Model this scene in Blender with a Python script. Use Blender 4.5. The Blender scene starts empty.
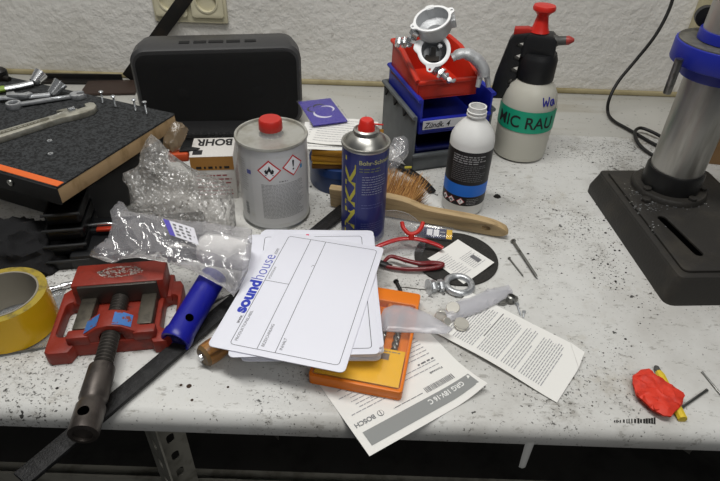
import bpy, bmesh, math, random
from mathutils import Vector, Matrix, Euler, noise, geometry
random.seed(7)
SC = bpy.context.scene
COL = SC.collection
PI = math.pi
TOP = 0.90                                   # height of the bench top above the floor
F = 565.0
TH, RO = math.radians(37.4), math.radians(2.0)
CAM = Vector((0, 0, 1.39))
_f = Vector((0, math.cos(TH), -math.sin(TH)))
_u = Vector((0, math.sin(TH), math.cos(TH)))
_r = Vector((1, 0, 0))
RT = math.cos(RO)*_r + math.sin(RO)*_u
UP = -math.sin(RO)*_r + math.cos(RO)*_u

def ray(x, y): return _f + (x-360)/F*RT - (y-240.5)/F*UP
def at(x, y, z=0.0):
    """world point at height z above the bench top seen at photo point x, y"""
    d = ray(x, y); return CAM + d*((TOP+z-CAM.z)/d.z)
def atY(x, y, Y):
    d = ray(x, y); return CAM + d*(Y/d.y)
def onplane(x, y, p, n):
    d = ray(x, y); return CAM + d*((Vector(p)-CAM).dot(n)/d.dot(n))

# ------------------------------------------------------------------ materials
def lin(c):
    return c/12.92 if c <= .04045 else ((c+.055)/1.055)**2.4
def hx(s):
    s = s.lstrip('#'); return tuple(lin(int(s[i:i+2], 16)/255) for i in (0, 2, 4)) + (1,)
class NT:
    def __init__(s, m):
        s.t = m.node_tree; s.n = s.t.nodes; s.l = s.t.links
    def new(s, typ, **kw):
        n = s.n.new(typ)
        for k, v in kw.items():
            if k.startswith('i_'): n.inputs[k[2:].replace('_', ' ')].default_value = v
            else: setattr(n, k, v)
        return n
    def link(s, a, b): s.l.new(a, b)
    def noise(s, scale, detail=4, rough=.5, vec=None):
        n = s.new('ShaderNodeTexNoise'); n.inputs['Scale'].default_value = scale
        n.inputs['Detail'].default_value = detail; n.inputs['Roughness'].default_value = rough
        if vec is None: vec = s.coord()
        s.link(vec, n.inputs['Vector']); return n.outputs[0]
    def coord(s):
        if not hasattr(s, '_c'): s._c = s.new('ShaderNodeTexCoord')
        return s._c.outputs['Object']
    def scaled(s, sc, rot=(0, 0, 0)):
        m = s.new('ShaderNodeMapping'); m.inputs['Scale'].default_value = sc; m.inputs['Rotation'].default_value = rot
        s.link(s.coord(), m.inputs['Vector']); return m.outputs[0]
    def ramp(s, fac, a, b, lo=0., hi=1.):
        n = s.new('ShaderNodeMapRange'); n.interpolation_type = 'SMOOTHSTEP'
        n.inputs[1].default_value = a; n.inputs[2].default_value = b
        n.inputs[3].default_value = lo; n.inputs[4].default_value = hi
        s.link(fac, n.inputs[0]); return n.outputs[0]
    def math(s, op, a, b=0.):
        n = s.new('ShaderNodeMath', operation=op)
        for i, v in enumerate((a, b)):
            if hasattr(v, 'is_linked'): s.link(v, n.inputs[i])
            else: n.inputs[i].default_value = v
        return n.outputs[0]
    def mix(s, fac, a, b):
        n = s.new('ShaderNodeMix', data_type='RGBA')
        for i, v in ((0, fac), (6, a), (7, b)):
            if hasattr(v, 'is_linked'): s.link(v, n.inputs[i])
            else: n.inputs[i].default_value = v
        return n.outputs[2]
_mats = {}
def pm(name, col='#808080', rough=.5, metal=0., col2=None, ns=40., lo=.45, hi=.7, bump=0., bs=200., spec=.5, coat=0., trans=0., sss=0., ior=1.45, nd=5, stretch=None):
    """principled material; col2 is a second colour laid over in worn patches"""
    if name in _mats: return _mats[name]
    m = bpy.data.materials.new(name); m.use_nodes = True; t = NT(m)
    b = t.n['Principled BSDF']
    b.inputs['Base Color'].default_value = hx(col); b.inputs['Roughness'].default_value = rough
    b.inputs['Metallic'].default_value = metal; b.inputs['Specular IOR Level'].default_value = spec
    b.inputs['Coat Weight'].default_value = coat; b.inputs['Transmission Weight'].default_value = trans
    b.inputs['IOR'].default_value = ior
    if sss:
        b.inputs['Subsurface Weight'].default_value = sss; b.inputs['Subsurface Radius'].default_value = (.01, .01, .01)
    vec = t.scaled(stretch) if stretch else None
    if col2:
        f = t.ramp(t.noise(ns, nd, .6, vec), lo, hi)
        t.link(t.mix(f, hx(col), hx(col2)), b.inputs['Base Color'])
    if bump:
        bn = t.new('ShaderNodeBump'); bn.inputs['Strength'].default_value = bump; bn.inputs['Distance'].default_value = .002
        t.link(t.noise(bs, 4, .6, vec), bn.inputs['Height']); t.link(bn.outputs[0], b.inputs['Normal'])
    _mats[name] = m; return m
def film(name, col='#e8e8ec', opac=.3, rough=.12, gloss=.35, bump=0., bs=120., bubble=False, tint='#ffffff'):
    """thin see-through plastic: transparent, a little milky, glossy at grazing angles"""
    if name in _mats: return _mats[name]
    m = bpy.data.materials.new(name); m.use_nodes = True; t = NT(m); t.n.remove(t.n['Principled BSDF'])
    out = t.n['Material Output']
    tr = t.new('ShaderNodeBsdfTransparent'); tr.inputs[0].default_value = hx(tint)
    df = t.new('ShaderNodeBsdfDiffuse'); df.inputs[0].default_value = hx(col)
    tl = t.new('ShaderNodeBsdfTranslucent'); tl.inputs[0].default_value = hx(col)
    dm = t.new('ShaderNodeMixShader'); dm.inputs[0].default_value = .4; t.link(df.outputs[0], dm.inputs[1]); t.link(tl.outputs[0], dm.inputs[2])
    a = t.new('ShaderNodeMixShader'); a.inputs[0].default_value = opac
    t.link(tr.outputs[0], a.inputs[1]); t.link(dm.outputs[0], a.inputs[2])
    gl = t.new('ShaderNodeBsdfGlossy'); gl.inputs['Roughness'].default_value = rough; gl.inputs[0].default_value = (.9, .9, .9, 1)
    lw = t.new('ShaderNodeLayerWeight'); lw.inputs[0].default_value = gloss
    fr = t.math('ADD', t.math('MULTIPLY', lw.outputs['Fresnel'], .75), .03)
    g = t.new('ShaderNodeMixShader'); t.link(fr, g.inputs[0]); t.link(a.outputs[0], g.inputs[1]); t.link(gl.outputs[0], g.inputs[2])
    t.link(g.outputs[0], out.inputs['Surface'])
    if bump:
        bn = t.new('ShaderNodeBump'); bn.inputs['Strength'].default_value = bump; bn.inputs['Distance'].default_value = .003
        if bubble:
            v = t.new('ShaderNodeTexVoronoi'); v.inputs['Scale'].default_value = bs; t.link(t.coord(), v.inputs['Vector']); h = t.math('SUBTRACT', 1., v.outputs[0])
        else: h = t.noise(bs, 3, .5)
        t.link(h, bn.inputs['Height'])
        for n in (df, gl, lw, tl): t.link(bn.outputs[0], n.inputs['Normal'])
    _mats[name] = m; return m

# ------------------------------------------------------------------ mesh helpers
def T(x=0, y=0, z=0, rx=0, ry=0, rz=0):
    return Matrix.Translation((x, y, z)) @ Euler((math.radians(rx), math.radians(ry), math.radians(rz))).to_matrix().to_4x4()
def frame(p, q, up=(0, 0, 1)):
    """matrix whose Z runs from p to q"""
    p, q = Vector(p), Vector(q); z = (q-p).normalized(); up = Vector(up)
    if abs(z.dot(up)) > .98: up = Vector((0, 1, 0))
    x = up.cross(z).normalized(); y = z.cross(x)
    M = Matrix((x, y, z)).transposed().to_4x4(); M.translation = p; return M
def flat(o, px, z=0.):
    """matrix on a level plane: origin o, X towards px"""
    o, px = Vector(o), Vector(px); x = (px-o); x.z = 0; x.normalize()
    M = Matrix((x, Vector((-x.y, x.x, 0)), Vector((0, 0, 1)))).transposed().to_4x4(); M.translation = o; return M
def circ(r, n=32, cx=0, cy=0, a0=0.):
    return [(cx+r*math.cos(a0+2*PI*i/n), cy+r*math.sin(a0+2*PI*i/n)) for i in range(n)]
def rrect(w, h, r, n=5, cx=0, cy=0):
    o = []
    for sx, sy, a in ((1, 1, 0), (-1, 1, 90), (-1, -1, 180), (1, -1, 270)):
        for i in range(n+1):
            t = math.radians(a+90*i/n); o.append((cx+sx*(w/2-r)+r*math.cos(t), cy+sy*(h/2-r)+r*math.sin(t)))
    return o
def spl(pts, n=6, closed=False):
    """smooth curve through points"""
    P = [Vector(p) for p in pts]; L = len(P); out = []
    for i in range(L if closed else L-1):
        g = (lambda k: P[k % L]) if closed else (lambda k: P[max(0, min(L-1, k))])
        a, b, c, d = g(i-1), g(i), g(i+1), g(i+2)
        for k in range(n):
            t = k/n
            out.append(.5*((2*b)+(c-a)*t+(2*a-5*b+4*c-d)*t*t+(3*b-a-3*c+d)*t**3))
    if not closed: out.append(P[-1])
    return out
class MB:
    def __init__(s): s.v = []; s.f = []; s.m = []; s.mats = []
    def mi(s, m):
        if m not in s.mats: s.mats.append(m)
        return s.mats.index(m)
    def add(s, vs, fs, m, M=None):
        o = len(s.v); k = s.mi(m)
        s.v += [(M @ Vector(v)) if M is not None else Vector(v) for v in vs]
        for f in fs: s.f.append([i+o for i in f]); s.m.append(k)
        return s
    def bm(s, b, m, M=None):
        b.verts.index_update(); r = s.add([v.co.copy() for v in b.verts], [[v.index for v in f.verts] for f in b.faces], m, M); b.free(); return r
    def box(s, c, d, m, M=None, bev=0., seg=2):
        b = bmesh.new(); bmesh.ops.create_cube(b, size=1)
        for v in b.verts: v.co = Vector((v.co.x*d[0]+c[0], v.co.y*d[1]+c[1], v.co.z*d[2]+c[2]))
        if bev: bmesh.ops.bevel(b, geom=b.edges[:], offset=bev, segments=seg, affect='EDGES', profile=.5, clamp_overlap=True)
        return s.bm(b, m, M)
    def lathe(s, prof, m, M=None, n=32, mats=None, cap=True):
        vs = []; k = len(prof)
        for r, z in prof:
            for i in range(n): vs.append((r*math.cos(2*PI*i/n), r*math.sin(2*PI*i/n), z))
        for j in range(k-1):
            fs = [[j*n+i, j*n+(i+1) % n, (j+1)*n+(i+1) % n, (j+1)*n+i] for i in range(n)]
            if j == 0: s._o = len(s.v); s.add(vs, [], m, M)
            kk = s.mi(mats[j] if mats else m)
            for f in fs: s.f.append([q+s._o for q in f]); s.m.append(kk)
        if cap:
            if prof[0][0] > 1e-6: s.f.append([s._o+i for i in range(n)][::-1]); s.m.append(s.mi(mats[0] if mats else m))
            if prof[-1][0] > 1e-6: s.f.append([s._o+(k-1)*n+i for i in range(n)]); s.m.append(s.mi(mats[-1] if mats else m))
        return s
    def tube(s, pts, r, m, n=10, closed=False, M=None, flatten=1., cap=True):
        P = [Vector(p) for p in pts]; L = len(P); rr = r if isinstance(r, (list, tuple)) else [r]*L
        if len(rr) != L: rr = [rr[min(len(rr)-1, int(i*(len(rr)-1)/(L-1)+.5))] for i in range(L)]
        tg = [(P[(i+1) % L]-P[i-1] if closed else P[min(L-1, i+1)]-P[max(0, i-1)]).normalized() for i in range(L)]
        x = tg[0].orthogonal().normalized(); vs = []
        if abs(tg[0].z) < .95: x = Vector((0, 0, 1)).cross(tg[0]).normalized()
        for i in range(L):
            x = (x-tg[i]*x.dot(tg[i])).normalized(); y = tg[i].cross(x)
            for k in range(n):
                a = 2*PI*k/n; vs.append(P[i]+rr[i]*(math.cos(a)*x+math.sin(a)*flatten*y))
        fs = []
        for i in range(L if closed else L-1):
            j = (i+1) % L
            fs += [[i*n+k, i*n+(k+1) % n, j*n+(k+1) % n, j*n+k] for k in range(n)]
        if not closed and cap: fs += [list(range(n))[::-1], [(L-1)*n+k for k in range(n)]]
        return s.add(vs, fs, m, M)
    def curve(s, polys, z0, z1, m, M=None, bev=0.):
        """flat plate from an outline and holes"""
        cu = bpy.data.curves.new('c', 'CURVE'); cu.dimensions = '2D'; cu.fill_mode = 'BOTH'
        t = z1-z0; cu.extrude = max(0, t/2-bev); cu.bevel_depth = bev; cu.bevel_resolution = 1; cu.offset = -bev
        for p in polys:
            sp = cu.splines.new('POLY'); sp.points.add(len(p)-1); sp.use_cyclic_u = True
            for i, q in enumerate(p): sp.points[i].co = (q[0], q[1], 0, 1)
        return s._cu(cu, m, T(z=(z0+z1)/2), M)
    def _cu(s, cu, m, pre, M):
        o = bpy.data.objects.new('c', cu); me = bpy.data.meshes.new_from_object(o)
        MM = (M @ pre) if M is not None else pre
        b = bmesh.new(); b.from_mesh(me); bmesh.ops.remove_doubles(b, verts=b.verts[:], dist=1e-6)
        s.bm(b, m, MM); bpy.data.objects.remove(o); bpy.data.curves.remove(cu); bpy.data.meshes.remove(me); return s
    def text(s, body, m, size=.01, fit=None, bold=0., mp=None, M=None, x=0., y=0., align='LEFT', cuts=0., shear=0., tall=None):
        cu = bpy.data.curves.new('t', 'FONT'); cu.body = body; cu.size = size; cu.offset = bold*size; cu.align_x = align; cu.shear = shear
        o = bpy.data.objects.new('t', cu); me = bpy.data.meshes.new_from_object(o)
        b = bmesh.new(); b.from_mesh(me); bpy.data.objects.remove(o); bpy.data.curves.remove(cu); bpy.data.meshes.remove(me)
        if not b.verts: return s
        xs = [v.co.x for v in b.verts]; ys = [v.co.y for v in b.verts]
        kx = fit/(max(xs)-min(xs)) if fit else 1.
        ky = tall/(max(ys)-min(ys)) if tall else kx
        x0 = min(xs) if fit and align == 'LEFT' else 0
        for v in b.verts: v.co = Vector(((v.co.x-x0)*kx+x, v.co.y*ky+y, 0))
        if cuts:
            xa, xb = min(v.co.x for v in b.verts), max(v.co.x for v in b.verts); q = xa+cuts
            while q < xb:
                bmesh.ops.bisect_plane(b, geom=b.verts[:]+b.edges[:]+b.faces[:], plane_co=(q, 0, 0), plane_no=(1, 0, 0)); q += cuts
        if mp:
            for v in b.verts: v.co = Vector(mp(v.co.x, v.co.y))
        return s.bm(b, m, M)
    def quad(s, x0, y0, x1, y1, m, mp=None, M=None, n=1):
        mp = mp or (lambda x, y: (x, y, 0)); vs = []
        for i in range(n+1):
            x = x0+(x1-x0)*i/n; vs += [mp(x, y0), mp(x, y1)]
        return s.add(vs, [[2*i, 2*i+2, 2*i+3, 2*i+1] for i in range(n)], m, M)
    def poly(s, pts, m, mp=None, M=None):
        mp = mp or (lambda x, y: (x, y, 0)); return s.add([mp(*p) for p in pts], [list(range(len(pts)))], m, M)
    def line(s, a, b, w, m, mp=None, M=None, n=1):
        a, b = Vector(a[:2]), Vector(b[:2]); d = (b-a).normalized(); q = Vector((-d.y, d.x))*w/2
        mp = mp or (lambda x, y: (x, y, 0)); vs = []
        for i in range(n+1):
            p = a+(b-a)*i/n; vs += [mp(*(p-q)), mp(*(p+q))]
        return s.add(vs, [[2*i, 2*i+2, 2*i+3, 2*i+1] for i in range(n)], m, M)
    def lines(s, x0, y0, x1, y1, rows, h, m, mp=None, M=None, rag=.25, word=.006, rnd=None):
        """rows of small print"""
        R = rnd or random; dy = (y1-y0)/rows
        for k in range(rows):
            y = y1-(k+.5)*dy; x = x0; end = x1-(x1-x0)*R.random()*rag
            while x < end:
                w = min(word*(.35+R.random()), end-x); s.quad(x, y-h/2, x+w, y+h/2, m, mp, M); x += w+h*.9
        return s
    def sheet(s, fn, nu, nv, m, th=.0002, M=None):
        vs = []
        for j in range(nv+1):
            for i in range(nu+1): vs.append(Vector(fn(i/nu, j/nv)))
        K = len(vs); vs += [v-Vector((0, 0, th)) for v in vs]; W = nu+1; fs = []
        for j in range(nv):
            for i in range(nu):
                q = [j*W+i, j*W+i+1, (j+1)*W+i+1, (j+1)*W+i]; fs += [q, [K+a for a in q[::-1]]]
        rim = [i for i in range(W)]+[j*W+nu for j in range(1, nv+1)]+[nv*W+i for i in range(nu-1, -1, -1)]+[j*W for j in range(nv-1, 0, -1)]
        for a in range(len(rim)):
            p, q = rim[a], rim[(a+1) % len(rim)]; fs.append([q, p, K+p, K+q])
        return s.add(vs, fs, m, M)
    def pillow(s, poly, h, m, M=None, step=.006, low=.4, ns=40., amp=.6, seed=0., fall=.02, both=True):
        """crumpled bag: outline swollen on both sides with sharp folds"""
        P = [Vector(p[:2]) for p in poly]; b = []
        for i in range(len(P)):
            a, c = P[i], P[(i+1) % len(P)]; n = max(1, int((c-a).length/step))
            b += [a+(c-a)*k/n for k in range(n)]
        nb = len(b); pts = list(b)
        xs = [p.x for p in b]; ys = [p.y for p in b]
        def inside(q):
            r = False
            for i in range(nb):
                p, o = b[i], b[i-1]
                if (p.y > q.y) != (o.y > q.y) and q.x < (o.x-p.x)*(q.y-p.y)/(o.y-p.y)+p.x: r = not r
            return r
        R = random.Random(int(seed*10)+3); y = min(ys)
        while y < max(ys):
            x = min(xs)
            while x < max(xs):
                q = Vector((x+(R.random()-.5)*step*.7, y+(R.random()-.5)*step*.7))
                if inside(q) and min((q-e).length for e in b) > step*.55: pts.append(q)
                x += step
            y += step
        vo, _, fo, *_ = geometry.delaunay_2d_cdt(pts, [], [list(range(nb))], 1, 1e-7)
        N = len(vo); up = []; dn = []
        for q in vo:
            d = min((q-e).length for e in b); k = min(1, d/fall); k = math.sqrt(max(0, k*(2-k)))
            w = Vector((q.x*ns, q.y*ns, seed)); r = 1-2*abs(noise.noise(w)); r2 = 1-2*abs(noise.noise(w*2.3))
            z = h*k*(1-amp*.5+amp*.5*r+amp*.22*r2)
            jit = Vector((noise.noise(w+Vector((9, 0, 0))), noise.noise(w+Vector((0, 9, 0)))))*.004*(.3+k)
            up.append((q.x+jit.x, q.y+jit.y, z+.001)); dn.append((q.x+jit.x, q.y+jit.y, -z*low-.0005))
        fs = [list(f) for f in fo]
        s.add(up, fs, m, M)
        if both: s.add(dn, [f[::-1] for f in fs], m, M)
        return s
    def obj(s, name, parent=None, M=None, sharp=38., shadow=True):
        b = bmesh.new(); vs = [b.verts.new(v) for v in s.v]
        for f, k in zip(s.f, s.m):
            try: fc = b.faces.new([vs[i] for i in f]); fc.material_index = k; fc.smooth = True
            except ValueError: pass
        lim = math.radians(sharp)
        bmesh.ops.recalc_face_normals(b, faces=b.faces[:])
        for e in b.edges:
            if len(e.link_faces) == 2 and e.calc_face_angle(0) > lim: e.smooth = False
        me = bpy.data.meshes.new(name); b.to_mesh(me); b.free()
        for m in s.mats: me.materials.append(m)
        o = bpy.data.objects.new(name, me); COL.objects.link(o)
        if parent is not None: o.parent = parent
        if M is not None: o.matrix_local = M
        return o
def tag(o, label=None, cat=None, group=None, kind=None):
    if label: o['label'] = label
    if cat: o['category'] = cat
    if group: o['group'] = group
    if kind: o['kind'] = kind
    return o
def thing(name, label, cat, M=None, group=None):
    o = bpy.data.objects.new(name, None); COL.objects.link(o); o.empty_display_size = .02
    if M is not None: o.matrix_world = M
    return tag(o, label, cat, group)
def dup(root, M, label=None):
    r = root.copy(); COL.objects.link(r); r.matrix_world = M
    if label: r['label'] = label
    for ch in root.children:
        c = ch.copy(); COL.objects.link(c); c.parent = r
        for g in ch.children:
            d = g.copy(); COL.objects.link(d); d.parent = c
    return r
def cyl(r, a0=0.):
    """wrap flat drawing round an upright cylinder; angle 0 faces -Y"""
    return lambda x, y: (r*math.sin(x/r+a0), -r*math.cos(x/r+a0), y)
def base(p, rz=0., face=False):
    p = Vector(p)
    if face: rz += math.degrees(math.atan2(p.x, p.y))*-1
    return Matrix.Translation(p) @ Matrix.Rotation(math.radians(rz), 4, 'Z')
# ------------------------------------------------------------------ shared materials
BLK = pm('black_plastic', '#17181a', .45, bump=.15, bs=600)
BLKM = pm('matt_black', '#101012', .7)
STEEL = pm('steel', '#8f8f8c', .32, 1., col2='#5d5c58', ns=60)
CHROME = pm('chrome', '#dcdee0', .2, .85)
ZINC = pm('zinc', '#c6c9cc', .32, .7, col2='#9fa2a5', ns=150)
ALU = pm('cast_aluminium', '#bfc1c3', .5, .5, bump=.3, bs=400)
ALUW = pm('machined_aluminium', '#f2f3f4', .5, .25)
INK = pm('black_ink', '#1c1c1e', .7)
GREY_INK = pm('grey_print', '#6b6b6e', .8)
PALE_INK = pm('pale_print', '#9c9ca0', .8)
WHITE = pm('white_print', '#ececee', .6)
RED = pm('red_plastic', '#c8281f', .38)
PAPER = pm('paper', '#e4e3df', .8)
CARD = pm('white_card', '#e3e4ee', .45)
WOOD = pm('raw_wood', '#b08c5c', .6, col2='#8a6a42', ns=20, stretch=(1, 12, 12))
HOLE = pm('hole_shade', '#020202', .95, spec=.0)  # near-black colour stands in for the shade inside holes and slots

# ------------------------------------------------------------------ setting
WALLY = 1.217
def wall_mat():
    m = bpy.data.materials.new('rough_plaster'); m.use_nodes = True; t = NT(m); b = t.n['Principled BSDF']
    b.inputs['Roughness'].default_value = .85; b.inputs['Specular IOR Level'].default_value = .2
    st = t.ramp(t.noise(3., 5, .6), .45, .75)
    c = t.mix(st, hx('#dad8d3'), hx('#cbc8c0'))
    pit = t.ramp(t.noise(38., 3, .5, t.scaled((1, 1, .8))), .70, .76)
    c = t.mix(t.math('MULTIPLY', pit, .35), c, hx('#77726a'))
    t.link(c, b.inputs['Base Color'])
    h = t.math('ADD', t.noise(55., 6, .62), t.math('MULTIPLY', t.noise(18., 3, .5), .8))
    bn = t.new('ShaderNodeBump'); bn.inputs['Strength'].default_value = .75; bn.inputs['Distance'].default_value = .006
    t.link(h, bn.inputs['Height']); t.link(bn.outputs[0], b.inputs['Normal']); return m
w = MB(); w.box((0, WALLY+.05, 1.3), (3.6, .1, 2.6), wall_mat()); tag(w.obj('wall_back'), 'rough white plastered wall behind the workbench', 'wall', kind='structure')
fl = MB(); fl.box((0, .2, -.02), (3.6, 3.2, .04), pm('dark_concrete', '#3a3835', .8, col2='#24221f', ns=6)); tag(fl.obj('floor'), 'dark workshop floor under the bench', 'floor', kind='structure')

def bench_mat(name, clean=False):
    m = bpy.data.materials.new(name); m.use_nodes = True; t = NT(m); b = t.n['Principled BSDF']
    b.inputs['Roughness'].default_value = .42; b.inputs['Specular IOR Level'].default_value = .35
    c = t.mix(t.ramp(t.noise(5., 6, .65), .38, .72), hx('#cdcdca'), hx('#b5b3ae'))
    big = t.ramp(t.noise(4.2, 4, .55), .40, .62)
    if clean:
        c = t.mix(t.math('MULTIPLY', t.ramp(t.noise(6., 4, .6, t.scaled((.5, 2.5, 1))), .5, .68), .5), hx('#bcbbb5'), hx('#9a927f'))
        c = t.mix(t.math('MULTIPLY', t.ramp(t.noise(120., 2, .5), .66, .7), .5), c, hx('#4a4640'))
    else:
        rust = t.math('MULTIPLY', t.ramp(t.noise(9., 6, .72), .57, .74), .6)
        c = t.mix(rust, c, hx('#94886f'))
        smud = t.math('MULTIPLY', t.math('MULTIPLY', t.ramp(t.noise(34., 7, .78), .47, .70), big), .62)
        c = t.mix(smud, c, hx('#837e75'))
        for sc_, rz, lo, k in ((40., .5, .60, .5), (34., -.7, .61, .5), (46., 1.25, .61, .45)):
            scr = t.math('MULTIPLY', t.ramp(t.noise(sc_, 5, .7, t.scaled((1, 2.6, 1), (0, 0, rz))), lo, lo+.07), k)
            c = t.mix(scr, c, hx('#78746c'))
        thr = t.math('ADD', t.noise(260., 3, .65), t.math('MULTIPLY', big, .085))
        c = t.mix(t.math('MULTIPLY', t.ramp(thr, .645, .71), .85), c, hx('#2c2925'))
        thr2 = t.math('ADD', t.noise(85., 5, .72), t.math('MULTIPLY', big, .075))
        c = t.mix(t.math('MULTIPLY', t.ramp(thr2, .675, .725), .9), c, hx('#1e1b18'))
        thr3 = t.noise(46., 3, .6)
        c = t.mix(t.math('MULTIPLY', t.ramp(thr3, .715, .73), .92), c, hx('#1a1816'))
    t.link(c, b.inputs['Base Color'])
    bn = t.new('ShaderNodeBump'); bn.inputs['Strength'].default_value = .12; bn.inputs['Distance'].default_value = .002
    t.link(t.noise(90., 4, .6), bn.inputs['Height']); t.link(bn.outputs[0], b.inputs['Normal']); return m
BM = bench_mat('worn_white_bench'); BC = bench_mat('bench_back_board', True)
bench = thing('workbench', 'long white workbench with a paint-chipped speckled top and rounded front edge', 'workbench', T(0, .7, 0))
b = MB(); y0, y1 = .338-.7, .997-.7
prof = [(y1, TOP), (y0+.014, TOP), (y0+.006, TOP-.0025), (y0+.0015, TOP-.008), (y0, TOP-.014), (y0+.001, TOP-.026), (y0+.02, TOP-.028), (y1, TOP-.028)]
vs = [(x, y, z) for x in (-1.3, 1.3) for y, z in prof]; n = len(prof)
b.add(vs, [[i, (i+1) % n, n+(i+1) % n, n+i] for i in range(n)]+[list(range(n))[::-1], [n+i for i in range(n)]], BM)
b.obj('tabletop', bench, sharp=50)
b = MB(); b.box((0, (.999+WALLY-.002)/2-.7, TOP-.018), (2.6, WALLY-.002-.999, .034), BC, bev=.002); tag(b.obj('rear_board', bench), 'cleaner grey board along the wall')
ANG = pm('slotted_angle', '#a09d92', .5, .1, col2='#7d7a70', ns=30)
def slotted(L, W=.042):
    """perforated angle iron standing along Z"""
    mb = MB(); holes = []
    z = .03
    while z < L-.03:
        holes.append((z,)); z += .036
    for s in (0, 1):
        polys = [[(0, 0), (W, 0), (W, L), (0, L)]]+[rrect(.010, .017, .004, 3, W*.55, h[0]) for h in holes]
        M = Matrix(((1, 0, 0, 0), (0, 0, -1, 0), (0, 1, 0, 0), (0, 0, 0, 1)))
        if s: M = Matrix.Rotation(math.radians(90), 4, 'Z') @ M
        mb.curve(polys, -.001, .001, ANG, M)
    return mb
for x, y in ((-.235, .372), (.9, .372), (-.235, .93), (.9, .93)):
    lg = slotted(.868); lg.obj('leg', bench, T(x, y-.7, 0, rz=-45))
rl = MB(); rl.box((.0, .43-.7, .60), (2.2, .003, .045), ANG); rl.box((.0, .45-.7, .579), (2.2, .04, .003), ANG); rl.obj('rail', bench)

# skirting of caulk where the bench meets the wall
tr = MB(); tr.box((0, WALLY-.006, TOP+.004), (2.6, .012, .010), pm('yellowed_sealant', '#a59a78', .7, col2='#857850', ns=12), bev=.003)
tag(tr.obj('trim_1'), 'yellowed sealant strip where bench meets wall', 'trim', kind='structure')

# wall socket
BEI = pm('beige_bakelite', '#cdc7ac', .4)
p = atY(190.5, 5, WALLY)
so = thing('wall_socket', 'beige double power socket on the white wall above the speaker', 'socket', T(p.x, WALLY, p.z))
b = MB(); W = .152; Hh = .09
b.box((0, -.005, .012), (W, .01, Hh), BEI, bev=.003); b.obj('cover_plate', so)
for sx in (-1, 1):
    M = T(sx*.0375, -.010, .012, rx=90)
    b = MB(); b.curve([rrect(.066, .066, .006), circ(.0205, 28)], 0, .006, BEI, M, .0015)
    o = b.obj('socket_insert', so)
    b = MB(); b.lathe([(0, -.003), (.0205, -.003), (.0205, .004), (.0235, .0075), (.0205, .0078), (.0195, .004), (.0195, -.001), (0, -.001)], BEI, M, 28, cap=False)
    for q in (-1, 1): b.lathe([(.0028, 0), (.0028, .0006), (0, .0006)], HOLE, M @ T(q*.0095, 0, -.0012), 10)
    b.obj('well', o)

# vertical trunking on the wall at the right
p0 = atY(693, 34, WALLY)
b = MB(); b.box((p0.x+.008, WALLY-.0105, p0.z+.2), (.046, .022, .42), pm('cream_trunking', '#bdb594', .45), bev=.002)
tag(b.obj('cable_trunking'), 'cream vertical cable trunking on the wall behind the drill column', 'trunking')

# ------------------------------------------------------------------ speaker
c = at(298, 118, 0)
a, d = Vector((-.406, .962)), Vector((-.1427, 1.0094)); ang = math.degrees(math.atan2(d.y-a.y, d.x-a.x))
a, d = Vector((-.4045, .928)), Vector((-.1215, 1.006)); ang = 10.5
cen = (a+d)/2+Vector((0, .006))
sp = thing('speaker', 'large black rectangular speaker with rounded corners against the wall', 'speaker', Matrix.Translation((cen.x+.001, cen.y, TOP)) @ Matrix.Rotation(math.radians(ang), 4, 'Z'))
SPB = pm('speaker_shell', '#3b3b3c', .45, bump=.2, bs=500); SPG = pm('speaker_cloth', '#070708', .9, bump=.4, bs=900)
b = MB(); Wd, Ht, D = .296, .153, .098
secs = [(.004, .006), (0, .012), (.0, .05), (.004, .088), (.012, D)]
M = Matrix(((1, 0, 0, 0), (0, 0, 1, 0), (0, 1, 0, Ht/2), (0, 0, 0, 1)))
vs = []; P = None
for ins, yy in secs:
    pr = rrect(Wd-2*ins, Ht-2*ins, .026, 6); vs += [(x, yy, z+Ht/2) for x, z in pr]; n = len(pr)
fs = [[j*n+i, j*n+(i+1) % n, (j+1)*n+(i+1) % n, (j+1)*n+i] for j in range(len(secs)-1) for i in range(n)]+[[i for i in range(n)], [(len(secs)-1)*n+i for i in range(n)]]
b.add(vs, fs, SPB); b.obj('shell', sp)
b = MB(); b.curve([rrect(Wd-.018, Ht-.018, .02, 6)], 0, .004, SPG, T(0, .006, Ht/2, rx=90), .001); g = b.obj('grille', sp)
for x in (-.068, .068):
    b = MB(); b.lathe([(.054, 0), (.056, .0008), (.052, .0012), (.048, .0006), (.02, .0002), (.018, .0008), (0, .0014)], SPG, T(x, .003, Ht*.46, rx=90), 40, cap=False); b.obj('driver', g)
b = MB()
for i, (x, wd) in enumerate(((-.055, .018), (-.028, .022), (0, .026), (.03, .024), (.06, .02))): b.box((x, .035, Ht+.0004), (wd, .012, .002), BLKM, bev=.0008)
b.obj('button_row', sp)

# ------------------------------------------------------------------ metal strips at the wall
GUN = pm('dark_steel', '#2b2a29', .45, .6, col2='#3a332d', ns=25)
pa, pb = atY(128, 78, 1.185), atY(197, -18, 1.205)
b = MB(); L = (pb-pa).length; b.box((0, 0, L/2), (.027, .004, L), GUN, frame(pa, pb, (0, -1, 0)) @ T(rz=0), bev=.0008)
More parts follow.
